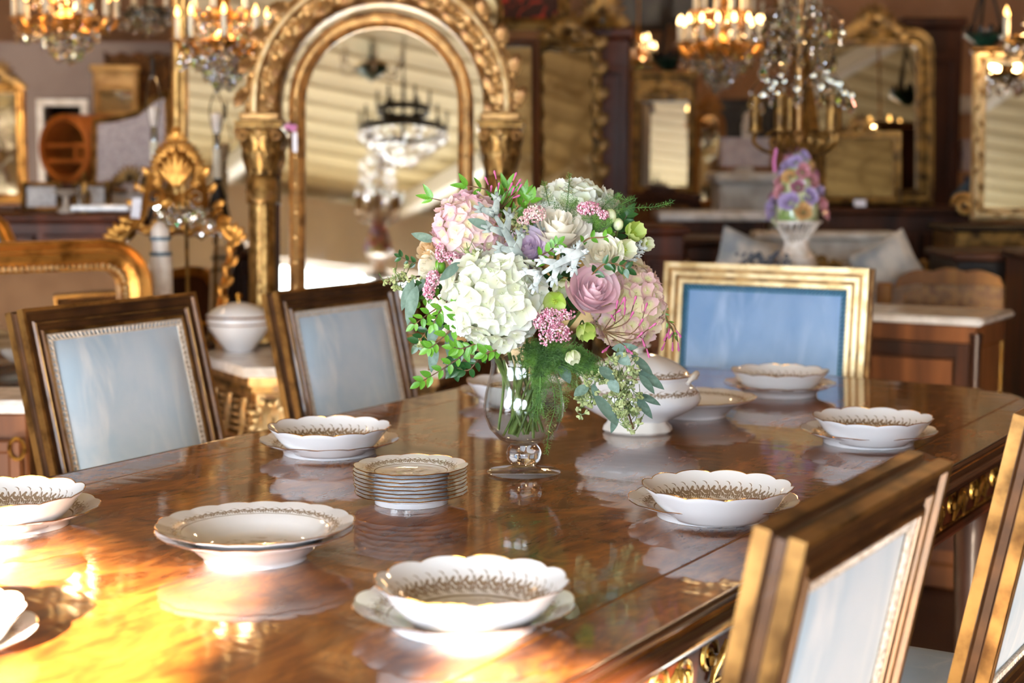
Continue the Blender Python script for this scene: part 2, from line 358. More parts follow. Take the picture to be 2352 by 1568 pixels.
def thing(name, label, cat, loc=(0, 0, 0), rot=(0, 0, 0), group=None):
    o = bpy.data.objects.new(name, None); C.objects.link(o); o.empty_display_size = .05
    o.matrix_basis = Matrix.Translation(Vector(loc)) @ rotm(*rot); o['label'] = label; o['category'] = cat
    if group: o['group'] = group
    return o
def tag(o, label, cat, group=None, kind=None):
    if label: o['label'] = label; o['category'] = cat
    if group: o['group'] = group
    if kind: o['kind'] = kind
    return o
def struct(o): o['kind'] = 'structure'; return o
def rect(w, h, z0=0, r=0, rb=0, k=6):       # ccw (x,z), rounded top corners r, bottom rb
    if r <= 0: return [(-w/2, z0), (w/2, z0), (w/2, z0+h), (-w/2, z0+h)]
    p = [(-w/2, z0), (w/2, z0)] if rb <= 0 else [(-w/2+rb*(1-math.sin(PI/2*i/k)), z0+rb*(1-math.cos(PI/2*i/k))) for i in range(k+1)] + [(w/2-rb+rb*math.sin(PI/2*i/k), z0+rb-rb*math.cos(PI/2*i/k)) for i in range(k+1)]
    p += [(w/2-r+r*math.cos(PI/2*i/k), z0+h-r+r*math.sin(PI/2*i/k)) for i in range(k+1)]
    p += [(-w/2+r*math.cos(PI/2+PI/2*i/k), z0+h-r+r*math.sin(PI/2+PI/2*i/k)) for i in range(k+1)]
    return p
def inset(path, d):
    n = len(path); q = []
    for i in range(n):
        p = Vector(path[i]); d1 = (p-Vector(path[i-1])).normalized(); d2 = (Vector(path[(i+1) % n])-p).normalized()
        n1 = Vector((d1.y, -d1.x)); n2 = Vector((d2.y, -d2.x)); h = (n1+n2).normalized(); q.append(tuple(p - h*d/max(.35, h.dot(n1))))
    return q
def spiral(cx, cz, R, turns, sgn, a0, n=22, y=0):
    return [(cx+sgn*R*(1-.8*i/n)*math.cos(a0+turns*2*PI*i/n), y, cz+R*(1-.8*i/n)*math.sin(a0+turns*2*PI*i/n)) for i in range(n+1)]
def acanthus(mb, M, L=1., Wd=.4, curl=.25, lobes=4, thick=.0):
    def fn(u, v):
        s = (u-.5)*2; w = Wd*math.sin(PI*min(1, v*.92+.06))**.7*(1-.22*abs(math.sin(lobes*PI*v)))
        return (s*w, -(curl*L*(v**2)*(1.2-v) * 1.5 + .06*L*(1-s*s)), L*v)
    return mb.grid(fn, 4, 8, M)
def shell(mb, c, R, n=9, a0=.15, a1=PI-.15, y=0, w=.11):
    for i in range(n):
        a = a0+(a1-a0)*i/(n-1); mb.ball((0, 0, R*.55), (R*w, R*w, R*.45), 6, 5, Matrix.Translation((c[0], y, c[1])) @ Matrix.Rotation(PI/2-a, 4, 'Y'))
    mb.ball((c[0], y-R*.08, c[1]), R*.16, 8, 5)
def crest(w, h, th=.03, dense=1):
    mb = MB(); shell(mb, (0, h*.38), h*.6, 9, y=-th*.3)
    for sg in (-1, 1):
        mb.tube(spiral(sg*w*.2, h*.3, h*.24, 1.4, -sg, 0), [th*.5]*12+[th*.35]*11, 6)
        mb.tube(spiral(sg*w*.38, h*.16, h*.16, 1.3, sg, PI/2), th*.36, 6)
        mb.tube([(sg*w*.06, 0, h*.05), (sg*w*.2, -th*.2, h*.02), (sg*w*.34, -th*.2, h*.06), (sg*w*.5, 0, -h*.02)], [th*.6, th*.55, th*.5, th*.3], 6)
        for k in range(5*dense):
            f = k/(5*dense-1); x = sg*w*(.08+.42*f)
            acanthus(mb, Matrix.Translation((x, -th*.3, h*(.32-.3*f))) @ Matrix.Rotation(sg*(.3+.9*f), 4, 'Y'), h*(.42-.16*f), h*.1, .3)
    return mb
def drop_mesh():
    mb = MB(); mb.lathe([(.0002, 0), (.35, .28), (.5, .62), (.42, .95), (.2, 1.35), (.04, 1.7), (.0002, 1.72)], 7, sy=.6); me = mb.mesh('crystal_drop', 'crystal', 5); return me
def bead_mesh():
    mb = MB(); mb.ball((0, 0, 0), .5, 7, 5); return mb.mesh('crystal_bead', 'crystal', 5)
def bulb_mesh(m='bulb'):
    mb = MB(); mb.lathe([(.0002, 0), (.3, .02), (.42, .35), (.5, .7), (.38, 1.2), (.15, 1.75), (.0002, 2.05)], 10); return mb.mesh('bulb', m)
DROP, BEAD, BULB, BULBH = drop_mesh(), bead_mesh(), bulb_mesh(), bulb_mesh('bulb_hot')
def hang(parent, p, L, me=None): # one crystal drop hanging from p
    return ob('crystal_drop', me or DROP, parent, mtx((p[0], p[1], p[2]-L), (0, 0, random.uniform(0, 6)), (L/1.72,)*3))
def point_light(loc, e, col=(1, .62, .28), r=.06):
    l = bpy.data.lights.new('lamp_light', 'POINT'); l.energy = e; l.color = col; l.shadow_soft_size = r
    o = bpy.data.objects.new('lamp_light', l); C.objects.link(o); o.location = loc; return o
def bez(pts, n=16):                          # Catmull-Rom through points
    pts = [Vector(p) for p in pts]; q = [pts[0]*2-pts[1]] + pts + [pts[-1]*2-pts[-2]]; out = []
    m = len(pts)-1
    for i in range(n+1):
        t = i/n*m; k = min(int(t), m-1); t -= k; a, b, c, d = q[k:k+4]
        out.append(.5*((2*b)+(c-a)*t+(2*a-5*b+4*c-d)*t*t+(3*b-a-3*c+d)*t**3))
    return out
# ---------------------------------------------------------------- room shell
g = NT('floor_mat'); v = g.obj(); g.set(base=g.mix(g.rng(g.noise(v, 1.5, 6, 1), .3, .7), lin('#2a1e16'), lin('#443228')), rough=.35); MAT['floor'] = g.m
mt('wall_beige', '#8e7450', '#a0845e', 2, rough=.85, bump=.1, bscale=60)
mt('wall_peach', '#94694a', '#a67a58', 2, rough=.85, bump=.1, bscale=60)
mt('wall_lavender', '#6e5e5a', '#7c6c66', 2, rough=.85, bump=.1, bscale=60)
mt('wall_white', '#d8d2cc', '#e6e0da', 2, rough=.85, bump=.1, bscale=60)
mt('plank', '#a08e60', '#c0b084', 6, stretch=(.1, 1, 1), rough=.7, rand=.6); mt('beam_white', '#d8d8d0', rough=.6)
rl = N2*REAR_D + T2*-6.2; rr = N2*REAR_D + T2*8.5
XL, XR, YB = rl.x, rr.x, 11.5
def quad(name, pts, th, mat):              # thin slab from a floor plan segment
    a, b, z0, z1 = pts; a, b = Vector(a), Vector(b); d = (b-a).normalized(); n = Vector((-d.y, d.x)); mb = MB()
    L = (b-a).length; mb.box((L/2, th/2, (z0+z1)/2), (L, th, z1-z0))
    return struct(mb.build(name, mat, M=Matrix.Translation((a.x, a.y, 0)) @ Matrix.Rotation(math.atan2(d.y, d.x), 4, 'Z')))
mb = MB(); mb.box(((XL+XR)/2, 2, -.05), (XR-XL+6, 22, .1)); struct(mb.build('floor', 'floor'))
quad('wall_left', ((XL, YB), (XL, rl.y), 0, 5.5), -.15, 'wall_beige')
quad('wall_right', ((XR, rr.y), (XR, YB), 0, 5.5), -.15, 'wall_peach')
quad('wall_back', ((XR, YB), (XL, YB), 0, 5.5), -.15, 'wall_peach')
# rear wall with the storefront windows (pieces between the openings)
RW = Matrix.Translation(N2*REAR_D) @ Matrix.Rotation(math.atan2(T2.y, T2.x), 4, 'Z')      # local x along wall, y into the room
RH = 2.45
mb = MB(); mb.box((1.15, -.11, WIN_Z[0]/2), (14.7, .22, WIN_Z[0])); mb.box((1.15, -.11, (WIN_Z[1]+RH)/2), (14.7, .22, RH-WIN_Z[1]))
xs = [-6.2] + [t for w in WINDOWS for t in w] + [8.5]
for i in range(0, len(xs), 2): mb.box(((xs[i]+xs[i+1])/2, -.11, sum(WIN_Z)/2), (xs[i+1]-xs[i], .22, WIN_Z[1]-WIN_Z[0]))
struct(mb.build('wall_rear', 'wall_white', M=RW))
for i, (t0, t1) in enumerate(WINDOWS):
    w, h = t1-t0, WIN_Z[1]-WIN_Z[0]
    mb = MB(); mb.sweep(rect(w, h, 0), [(-.04, -.03), (-.04, .03), (0, .03), (0, -.03), (-.04, -.03)])
    wo = struct(mb.build('window_%d' % (i+1), 'white_paint', M=RW @ Matrix.Translation(((t0+t1)/2, -.11, WIN_Z[0]))))
    for k in (1, 2): MB().box((-w/2+w*k/3, 0, h/2), (.028, .04, h-.08)).build('mullion', 'white_paint', wo)
    MB().box((0, 0, h*.66), (w-.08, .035, .026)).build('transom', 'white_paint', wo)
# sloping plank ceiling on white beams, low over the windows
def ceil_z(d): return RH + (d-REAR_D)*.19
mb = MB(); L = 15.5; sl = math.atan(.19); CM = RW @ Matrix.Translation((1, 0, RH)) @ Matrix.Rotation(sl, 4, 'X')
ceil = struct(MB().box((0, 8, .12), (34, 17.5, .04)).build('ceiling', 'wall_beige', M=CM))
pm = MB().box((0, 0, 0), (34, .215, .03), .006).mesh('ceiling_plank', 'plank')
for k in range(72): ob('ceiling_plank', pm, ceil, Matrix.Translation((random.uniform(-.2, .2), -.2+k*.235, .085)))
for k, xx in enumerate((-5.5, -2.9, -.3, 2.3, 4.9)):
    struct(MB().box((0, 8, .0), (.12, 17, .14), .01).build('trim_%d' % (k+1), 'beam_white', M=CM @ Matrix.Translation((xx, 0, 0))))
# a partition on the left with a dark doorway
Yp = 8.7
x0, x1 = P(-260, 300, Yp).x, P(398, 300, Yp).x; zt = P(100, 96, Yp).z; da, db, dz = P(104, 300, Yp).x, P(190, 300, Yp).x, P(100, 243, Yp).z
mb = MB(); mb.box(((x0+da)/2, Yp+.06, zt/2), (da-x0, .12, zt)); mb.box(((x1+db)/2, Yp+.06, zt/2), (x1-db, .12, zt)); mb.box(((da+db)/2, Yp+.06, (zt+dz)/2), (db-da, .12, zt-dz))
struct(mb.build('wall_partition', 'wall_lavender'))
mb = MB(); mb.sweep([(da, 0), (db, 0), (db, dz), (da, dz)], [(0, -.02), (0, .03), (.035, .03), (.035, -.02)], M=Matrix.Translation((0, Yp, 0))); struct(mb.build('trim_6', 'white_paint'))
struct(MB().box(((da+db)/2, Yp+.5, dz/2), (db-da+.3, .04, dz+.2)).build('doorway_shade', 'shade_black'))  # near-black sheet stands in for the shade inside the door opening
# ---------------------------------------------------------------- dining table
U = Vector((.515, .857, 0)); NN = Vector((.857, -.515, 0))
UN = lambda u, n, z=0: U*u + NN*n + Vector((0, 0, z))
TC_U, TC_N = 2.03, -1.365
table = thing('dining_table', 'long polished burl walnut dining table with dark moulded edge and gilt mounts', 'table', UN(TC_U, TC_N), (0, 0, math.atan2(U.y, U.x)))
corner = [(1.635, .40), (1.605, .412), (1.592, .45), (1.57, .487), (1.53, .517), (1.47, .55), (1.43, .565), (1.412, .585), (1.40, .615)]
bow = [(1.665-.03*(y/.4)**2, y) for y in (-.3, -.15, 0, .15, .3)]
far = [(x, -y) for x, y in corner[::-1]] + bow + corner
outl = far + [(-x, -y) for x, y in far]
def loops(mb, prof):
    n = len(outl); vs = []
    for o, z in prof: vs += [(x, y, z) for x, y in inset(outl, -o)]
    fs = [(j*n+i, j*n+(i+1) % n, (j+1)*n+(i+1) % n, (j+1)*n+i) for j in range(len(prof)-1) for i in range(n)]
    mb.add(vs, fs); return mb
mb = MB(); mb.add([(x, y, .7494) for x, y in inset(outl, .002)], [tuple(range(len(outl)))]); mb.build('veneer_border', 'burl_border', table)
MB().box((0, 0, .7465), (3.02, 1.03, .007)).build('veneer_field', 'burl_field', table)
mb = MB(); mb.sweep(rect(3.024, 1.034, -.517), [(0, 0), (.0012, 0), (.0012, .0007), (0, .0007), (0, 0)], M=Matrix.Translation((0, 0, .7494)) @ Matrix.Rotation(-PI/2, 4, 'X')); mb.build('inlay_line', 'oak', table)
loops(MB(), [(-.004, .7490), (.0, .7502), (.004, .7495), (.007, .746), (.007, .741), (.003, .737), (.003, .734), (.012, .731), (.017, .725), (.018, .718), (.014, .711), (.004, .706), (-.004, .704), (-.004, .700), (-.02, .694), (-.05, .690), (-.05, .688), (-.6, .688)]).build('edge_moulding', 'table_edge', table, sharp=50)
loops(MB(), [(-.075, .690), (-.075, .670), (-.07, .668), (-.07, .662), (-.078, .66), (-.078, .585), (-.072, .583), (-.068, .575), (-.072, .567), (-.09, .565), (-.12, .565)]).build('apron', 'mahogany', table)
loops(MB(), [(.0032, .7375), (.0046, .7360), (.0032, .7345)]).build('gilt_line', 'brass', table)
# gilt bronze mounts on the apron: scrolls and leaves in a row
def mount(L):
    mb = MB(); k = max(1, round(L/.075))
    for i in range(k):
        x = -L/2+L*(i+.5)/k; sg = 1 if i % 2 else -1
        mb.tube(spiral(x, sg*.004, .026, 1.5, sg, 0, 16), [.005]*8+[.0035]*9, 5); acanthus(mb, Matrix.Translation((x, -.004, -.03)) @ Matrix.Rotation(sg*.6, 4, 'Y'), .06, .014, .3)
        mb.ball((x, -.006, 0), (.009, .006, .009), 6, 4)
    mb.tube([(-L/2, 0, -.034), (L/2, 0, -.034)], .003, 5); mb.tube([(-L/2, 0, .034), (L/2, 0, .034)], .003, 5)
    return mb.mesh('bronze_mount', 'bronze_mount')
m45 = mount(.45)
for sg in (-1, 1):
    for x in (-1.05, -.35, .35, 1.05): ob('bronze_mount', m45, table, Matrix.Translation((x, sg*.537, .622)) @ Matrix.Rotation(0 if sg < 0 else PI, 4, 'Z'))
    ob('bronze_mount', m45, table, Matrix.Translation((sg*1.585, 0, .622)) @ Matrix.Rotation(PI/2*sg, 4, 'Z'))
cm = MB()
for i in range(5): cm.ball((0, 0, 0), (.011, .02, .02), 7, 5, Matrix.Translation((.0, -.002+(i-2)*.016, -.012-.003*abs(i-2))))
cm = cm.mesh('corner_mount', 'bronze_mount')
lm = MB().lathe([(.03, 0), (.035, .01), (.026, .03), (.032, .06), (.028, .08), (.04, .45), (.045, .5), (.035, .52), (.05, .545), (.05, .60)], 20, lambda a, r, z: (r*(1-.05*abs(math.sin(6*a))), z)).mesh('leg', 'walnut_dark')
for sx in (-1, 1):
    for sy in (-1, 1):
        ob('corner_mount', cm, table, Matrix.Translation((sx*1.592, sy*.455, .745)) @ Matrix.Rotation(math.atan2(sy, sx), 4, 'Z'))
        ob('leg', lm, table, Matrix.Translation((sx*1.42, sy*.45, 0)))
# ---------------------------------------------------------------- chairs
def pad(w, h, z0, y0, bulge, e=5):
    mb = MB()
    def fn(u, v):
        s, t = u*2-1, v*2-1
        return (s*w/2, y0-bulge*(1-abs(s)**e)*(1-abs(t)**e), z0+h/2+t*h/2)
    return mb.grid(fn, 16, 16)
def braid(path, y, sgn, wd=.011):
    mb = MB()
    for o in (0, wd):
        q = inset(path, o); mb.tube([(x, y, z) for x, z in q], .0028, 5, closed=True)
    n = len(path); a, b = path, inset(path, wd)
    for i in range(n):
        p0, p1, q0, q1 = (Vector(t) for t in (a[i], a[(i+1) % n], b[i], b[(i+1) % n])); L = (p1-p0).length; k = int(L/.0115)
        for j in range(k):
            f = (j+.5)/k; p = p0.lerp(p1, f); q = q0.lerp(q1, f); mb.tube([(p.x, y-sgn*.001, p.y), (q.x, y-sgn*.001, q.y)], .0022, 4, caps=False)
    return mb
def chair(label, u, n, rz, W=.47, zt=.95, lean=.2, zb=.50, vel='velvet_pale', br='braid', frame='frame_bronze', gilt='gold_chair', ridges=1, fw=.055):
    t = thing('dining_chair', label, 'chair', UN(u, n), (0, 0, rz))
    LM = Matrix.Translation((0, 0, .45)) @ Matrix.Rotation(-lean, 4, 'X') @ Matrix.Translation((0, 0, -.45))
    H = (zt-.45)/math.cos(lean)+.45 - zb
    path = rect(W, H, zb); k = fw/.055
    half = [(-.055, .014), (-.053, .019), (-.047, .020), (-.044, .015), (-.036, .015), (-.033, .021), (-.028, .021), (-.025, .017), (-.012, .019), (-.009, .025), (-.001, .025), (0, .022), (0, .008), (-.005, .005)]
    if ridges > 1: half = [(-.055, .012), (-.053, .02), (-.042, .02), (-.040, .013), (-.036, .013), (-.034, .023), (-.023, .023), (-.021, .015), (-.017, .015), (-.015, .026), (-.001, .026), (0, .022), (0, .008), (-.005, .005)]
    prof = [(a*k, b) for a, b in half] + [(a*k, -b) for a, b in half[::-1]]; prof.append(prof[0])
    MB().sweep(path, prof).build('back_frame', frame, t, LM, 30)
    def strip(pts, nm='gilt_bead'):
        for sg in (1, -1): MB().sweep(path, [(a*k, b*sg) for a, b in pts]).build(nm, gilt, t, LM)
    if ridges > 1:
        for a0, a1, b in ((-.0535, -.0415, .0205), (-.0345, -.0225, .0235), (-.0155, -.0005, .0265)): strip([(a0, b-.006), (a0+.001, b), (a1-.001, b), (a1, b-.006)])
    else:
        strip([(-.054, .019), (-.050, .0212), (-.046, .019)]); strip([(-.0336, .019), (-.0305, .0222), (-.0275, .019)])
        strip([(-.0085, .0245), (-.002, .0262), (.0008, .0255), (.0008, .009)], 'gilt_edge')
    ip = inset(path, fw*.98); w2, h2, z2 = W-2*fw, H-2*fw, zb+fw
    pad(w2, h2, z2, -.008, .022).build('back_cushion', vel, t, LM)
    m = Matrix.Rotation(PI, 4, 'Z'); pad(w2, h2, z2, -.006, .012).build('rear_panel', vel, t, LM @ m)
    braid(inset(path, fw+.001), -.016, 1).build('braid_trim', br, t, LM); braid(inset(path, fw+.001), .013, -1).build('rear_braid_trim', br, t, LM)
    for sg in (-1, 1): MB().box((sg*(W/2-.03), 0, (zb+.40)/2), (.045, .045, zb-.40), .006).build('rear_post', frame, t)
    def seat(u_, v_):
        a = u_*2-1; b = v_*2-1; e = (1-abs(a)**6)*(1-abs(b)**6); return (a*W*.53, -.22+b*.24, .445+.05*max(0, e)**.5)
    MB().grid(seat, 18, 18).build('seat_cushion', vel, t)
    mb = MB(); mb.sweep(rect(W*1.08, .49, -.465), [(-.04, 0), (-.04, .07), (-.004, .07), (0, .06), (-.006, .05), (0, .01), (-.004, 0), (-.04, 0)], M=Matrix.Translation((0, 0, .385)) @ Matrix.Rotation(-PI/2, 4, 'X')); 
    mb.v = [(x, -.44-y, z) if False else (x, y, z) for x, y, z in mb.v]; mb.build('seat_rail', frame, t)
    lg = MB().lathe([(.014, 0), (.017, .01), (.015, .03), (.022, .30), (.026, .325), (.018, .34), (.027, .355), (.027, .40)], 14).mesh('leg', frame)
    for x in (-1, 1):
        for y in (-.43, -.01): ob('leg', lg, t, Matrix.Translation((x*W*.49, y, 0)))
    return t
PR = math.atan2(-NN.x, NN.y) + 0         # y axis along NN
RZ_R = math.atan2(-NN.x, NN.y); RZ_L = RZ_R + PI; RZ_E = math.atan2(-U.x, U.y)
chair('pale blue velvet side chair at the left of the table beside the soup plates', 2.475, -2.36, RZ_L, .50, .965, .24)
chair('pale blue velvet side chair by the marble console, half behind the flower arrangement', 3.29, -2.40, RZ_L, .50, .945, .22)
chair('pale blue velvet chair seen from behind at the lower right edge', 1.55, -.617, RZ_R, .45, .93, .2)
chair('pale blue velvet chair cut by the right edge of the photo, nearest the far corner', 2.30, -.575, RZ_R, .46, .935, .2)
chair('cornflower blue velvet chair in a ridged gold frame at the table head', 4.02, -1.65, RZ_E, .585, .985, .1, vel='velvet_blue', br='braid_blue', frame='gold_worn', gilt='gold_pale', ridges=3, fw=.06)
# ---------------------------------------------------------------- china
def sc_fn(R, lobes, amp, zamp, ph=0):
    def fn(a, r, z):
        k = (r/R)**4; s = abs(math.sin(lobes*(a+ph)/2))**.75; return r*(1-amp*k*(1-s)), z+zamp*k*(s-.5)
    return fn
def rim(R, z, fn, t=.0008, n=144):
    pts = []
    for i in range(n):
        a = 2*PI*i/n; r, zz = fn(a, R, z); pts.append((r*math.cos(a), r*math.sin(a), zz))
    return MB().tube(pts, t, 5, closed=True)
def ware(nm, prof, R, h, fn, mat):
    me = MB().lathe(prof, 144, fn, caps=False).mesh(nm, mat, 60); me.materials.append(MAT['porcelain'])
    top = max(range(len(prof)), key=lambda i: prof[i][1]); me.polygons.foreach_set('material_index', [0 if i//144 < top else 1 for i in range(len(me.polygons))])
    return me, rim(R, h, fn).mesh('gilt_rim', 'gilt_rim')
fb, fp, fs_, fq = sc_fn(.107, 12, .03, .0035), sc_fn(.1235, 14, .02, .002, .3), sc_fn(.127, 18, .014, .0014), sc_fn(.085, 12, .022, .0013)
BOWL = ware('bowl', [(.0002, .008), (.06, .008), (.068, .0095), (.078, .016), (.09, .029), (.100, .041), (.107, .0475), (.1068, .046), (.0995, .0385), (.09, .0255), (.078, .0125), (.066, .004), (.062, 0), (.056, 0), (.054, .003), (.0002, .003)], .107, .047, fb, 'china_bowl')
PLATE = ware('plate', [(.0002, .007), (.072, .007), (.080, .009), (.092, .0155), (.108, .0205), (.1235, .0255), (.1233, .024), (.108, .018), (.092, .0125), (.083, .0085), (.081, 0), (.075, 0), (.073, .004), (.0002, .004)], .1235, .025, fp, 'china_plate')
SOUP = ware('soup_plate', [(.0002, .008), (.058, .008), (.068, .0115), (.080, .021), (.090, .0285), (.105, .033), (.127, .0395), (.1265, .0378), (.105, .0305), (.092, .0245), (.080, .0155), (.070, .0075), (.067, .0045), (.066, 0), (.060, 0), (.058, .004), (.0002, .004)], .127, .039, fs_, 'china_soup')
SMALL = ware('small_plate', [(.0002, .007), (.050, .007), (.054, .0085), (.062, .012), (.073, .015), (.085, .0175), (.0848, .0162), (.073, .013), (.062, .0095), (.056, .0075), (.055, 0), (.050, 0), (.049, .004), (.0002, .004)], .085, .017, fq, 'china_small')
def dish(W_, name, label, cat, px, py, zrim, z0, rz=0, grp=None, tilt=(0, 0)):
    p = onz(px, py, zrim); o = tag(ob(name, W_[0], None, Matrix.Translation((p.x, p.y, z0)) @ rotm(tilt[0], tilt[1], rz)), label, cat, grp)
    ob('gilt_rim', W_[1], o); return o
TZ = .7503
def setting(bx, by, qx, qy, desc, rz):
    dish(PLATE, 'dinner_plate', 'gold-rimmed white plate under the scalloped bowl ' + desc, 'plate', qx, qy, TZ+.0255, TZ, rz+.2, 'plates under the scalloped bowls')
    dish(BOWL, 'scalloped_bowl', 'scalloped white bowl with gilt scroll band ' + desc, 'bowl', bx, by, TZ+.0545, TZ+.0072, rz, 'scalloped bowls on the table')
setting(1083, 1330, 1066, 1380, 'nearest the camera at bottom centre', .1)
setting(1648, 1113, 1638, 1143, 'before the front right chair, its own setting alone', .5)
setting(2005, 956, 1995, 984, 'farthest right on the table', .9)
setting(1791, 850, 1791, 878, 'in front of the cornflower blue chair', .3)
setting(757, 977, 757, 1006, 'between the two left chairs and the plate stack', .7)
setting(14, 1128, 24, 1163, 'cut by the left edge, below the left chair', .2)
setting(1187, 873, 1186, 892, 'half hidden behind the glass vase', 0)
setting(-192, 1405, -196, 1450, 'in full sunlight at the lower left corner', .4)
dish(SOUP, 'soup_plate', 'lower of the two nested soup plates at left centre', 'plate', 586, 1212, TZ+.0395, TZ, 0, 'rimmed soup plates')
dish(SOUP, 'soup_plate', 'upper of the two nested soup plates at left centre', 'plate', 587, 1198, TZ+.0478, TZ+.0083, .05, 'rimmed soup plates')
dish(SOUP, 'soup_plate', 'single rimmed soup plate just right of the lidded porcelain tureen', 'plate', 1592, 909, TZ+.0395, TZ, .1, 'rimmed soup plates')
ordn = ['bottom', 'second from bottom', 'third from bottom', 'fourth from bottom', 'fifth from bottom', 'third from top', 'second from top', 'top']
for i in range(8):
    h = i*.0066
    dish(SMALL, 'small_plate', 'small gold-rimmed plate, %s of the stack of eight' % ordn[i], 'plate', 944+(random.uniform(-2, 2) if i < 7 else 0), 1127-i*8.6, TZ+.017+h, TZ+h, random.uniform(0, 6), 'stack of small plates')
# ---------------------------------------------------------------- lidded tureen on the table
p = onz(1464, 990, TZ)
t = thing('soup_tureen', 'lidded ivory porcelain tureen with gilt scrolls beside the flower vase', 'tureen', (p.x, p.y, TZ), (0, 0, -.25))
foot = lambda a, r, z: (r*(1+.05*abs(math.sin(5*a))), z)
MB().lathe([(.0002, 0), (.06, 0), (.064, .004), (.062, .012), (.056, .018), (.054, .024), (.0002, .024)], 60, foot, sy=.85).build('foot', 'porcelain_warm', t)
lob = lambda a, r, z: (r*(1+.012*math.cos(8*a)*(z/.1)), z)
MB().lathe([(.052, .018), (.058, .022), (.082, .034), (.104, .046), (.116, .057), (.1195, .066), (.116, .078), (.106, .089), (.098, .096), (.097, .101), (.101, .106), (.098, .108), (.094, .102), (.0002, .06)], 72, lob, sy=.78).build('body', 'china_tureen', t)
ld = MB().lathe([(.099, 0), (.101, .003), (.094, .011), (.078, .024), (.058, .034), (.036, .041), (.014, .045), (.0002, .045)], 72, lambda a, r, z: (r*(1+.012*math.cos(8*a)), z), sy=.78).build('lid', 'china_lid', t, Matrix.Translation((0, 0, .1055)))
MB().lathe([(.010, .042), (.008, .049), (.011, .053), (.021, .056), (.023, .060), (.016, .065), (.0002, .066)], 24, lambda a, r, z: (r*(1+.1*math.cos(4*a)), z)).build('knob', 'porcelain_warm', ld)
MB().tube([(.1015*math.cos(2*PI*i/60)*(1+.012*math.cos(16*PI*i/60)), .1015*.78*math.sin(2*PI*i/60), .004) for i in range(60)], .0012, 5, closed=True).build('gilt_rim', 'gilt_rim', ld)
for sg in (-1, 1):
    hb = MB(); hb.tube(bez([(sg*.098, -.03, .098), (sg*.108, -.018, .110), (sg*.111, 0, .114), (sg*.108, .018, .110), (sg*.098, .03, .098)], 14), [.004]*3+[.006]*9+[.004]*3, 8); hb.ball((sg*.102, 0, .106), (.012, .018, .006), 10, 6)
    hb.build('handle', 'porcelain_warm', t)
# ---------------------------------------------------------------- glass vase
VP = onz(1203, 1086, TZ); VY = VP.y; K = VY/F_PX
def B(px, py, dy=0): return P(px, py, VY+dy)
vase = thing('glass_vase', 'clear footed glass vase holding the flower arrangement', 'vase', (VP.x, VP.y, TZ))
MB().lathe([(.0002, .001), (.058, .001), (.0605, .0025), (.059, .004), (.03, .0085), (.018, .013), (.0002, .013)], 56).build('foot', 'glass', vase)
MB().lathe([(.0002, .011), (.018, .013), (.027, .022), (.0295, .032), (.026, .043), (.020, .049), (.0002, .050)], 40).build('stem_knob', 'solid_glass', vase)
prof = [(.020, .048), (.040, .057), (.056, .074), (.0645, .095), (.0662, .112), (.063, .134), (.057, .158), (.0535, .178), (.0545, .192)]
MB().lathe(prof + [(r-.002, z) for r, z in prof[::-1]] + [(.0002, .052)], 64, caps=False).build('bowl', 'glass', vase)
MB().lathe([(.0002, .0525), (.037, .059), (.0535, .075), (.062, .095), (.0637, .112), (.0605, .134), (.0575, .146), (.0002, .145)], 48).build('water', 'water', vase)
VC = Vector((VP.x, VP.y, TZ))
def stem_to(p):                                # path from inside the vase up to a flower
    a = random.uniform(0, 2*PI); r = random.uniform(.005, .042); q = VC + Vector((r*math.cos(a), r*math.sin(a), random.uniform(.062, .075)))
    d = (Vector(p)-VC); d.z = 0; d = d.normalized()*min(.042, d.length*.4) if d.length > .001 else d
    return bez([q, VC + d*.8 + Vector((0, 0, .16)), VC + d*1.4 + Vector((0, 0, .21)), Vector(p)], 12)
def root_at(name, label, cat, p, grp=None): return thing(name, label, cat, p, group=grp)
def loc(pts, p): return [Vector(q)-Vector(p) for q in pts]
def add_stem(t, p, r=.0025, mat='stem_green'): MB().tube(loc(stem_to(p), p), r, 6).build('stem', mat, t)
# hydrangeas: a dome of four petalled florets
def floret_mesh(mat, seed, pw=.62):
    rnd = random.Random(seed); mb = MB()
    for k in range(4):
        cup = rnd.uniform(.12, .4); pw_ = pw*rnd.uniform(.9, 1.1)
        def fn(u, v):
            s = u*2-1; w = pw_*math.sin(PI*min(1, .12+.8*v))**.75*(1-.25*v*v); return (s*w, v*1.0+.04, cup*v*v + .10*s*s*v)
        mb.grid(fn, 4, 4, Matrix.Rotation(k*PI/2+rnd.uniform(-.15, .15), 4, 'Z'))
    mb.ball((0, 0, .05), .09, 6, 4)
    return mb.mesh('floret', mat, 180)
def hydrangea(label, mat, px, py, dy, R, n, fs, sy=1., sx=1., ear=.0):
    p = B(px, py, dy); t = root_at('hydrangea', label, 'flower', p); ms = [floret_mesh(mat, i) for i in range(3)]
    add_stem(t, p, .0035)
    for i in range(n):
        z = 1-2*(i+.5)/n; a = i*2.39996; q = math.sqrt(1-z*z); d = Vector((q*math.cos(a), z, q*math.sin(a)))
        if d.y > .65: continue
        d2 = (d + Vector((random.uniform(-.35, .35), random.uniform(-.35, .35), random.uniform(-.35, .35)))).normalized()
        pos = Vector((d.x*R*sx, d.y*R*.9, d.z*R*sy))*random.uniform(.86, 1.03)
        ob('floret', random.choice(ms), t, aim(pos, d2, random.uniform(0, 6), fs*random.uniform(.85, 1.2)))
    MB().ball((0, 0, 0), (R*.8*sx, R*.7, R*.8*sy), 16, 10).build('flower_core', mat, t)
    return t
hydrangea('large white hydrangea head at the front of the bouquet', 'petal_white', 1138, 686, -.085, .076, 150, .0185, 1.0)
hydrangea('soft pink and cream hydrangea at the upper left of the bouquet', 'petal_pink', 1078, 528, -.02, .056, 110, .0145, 1.0)
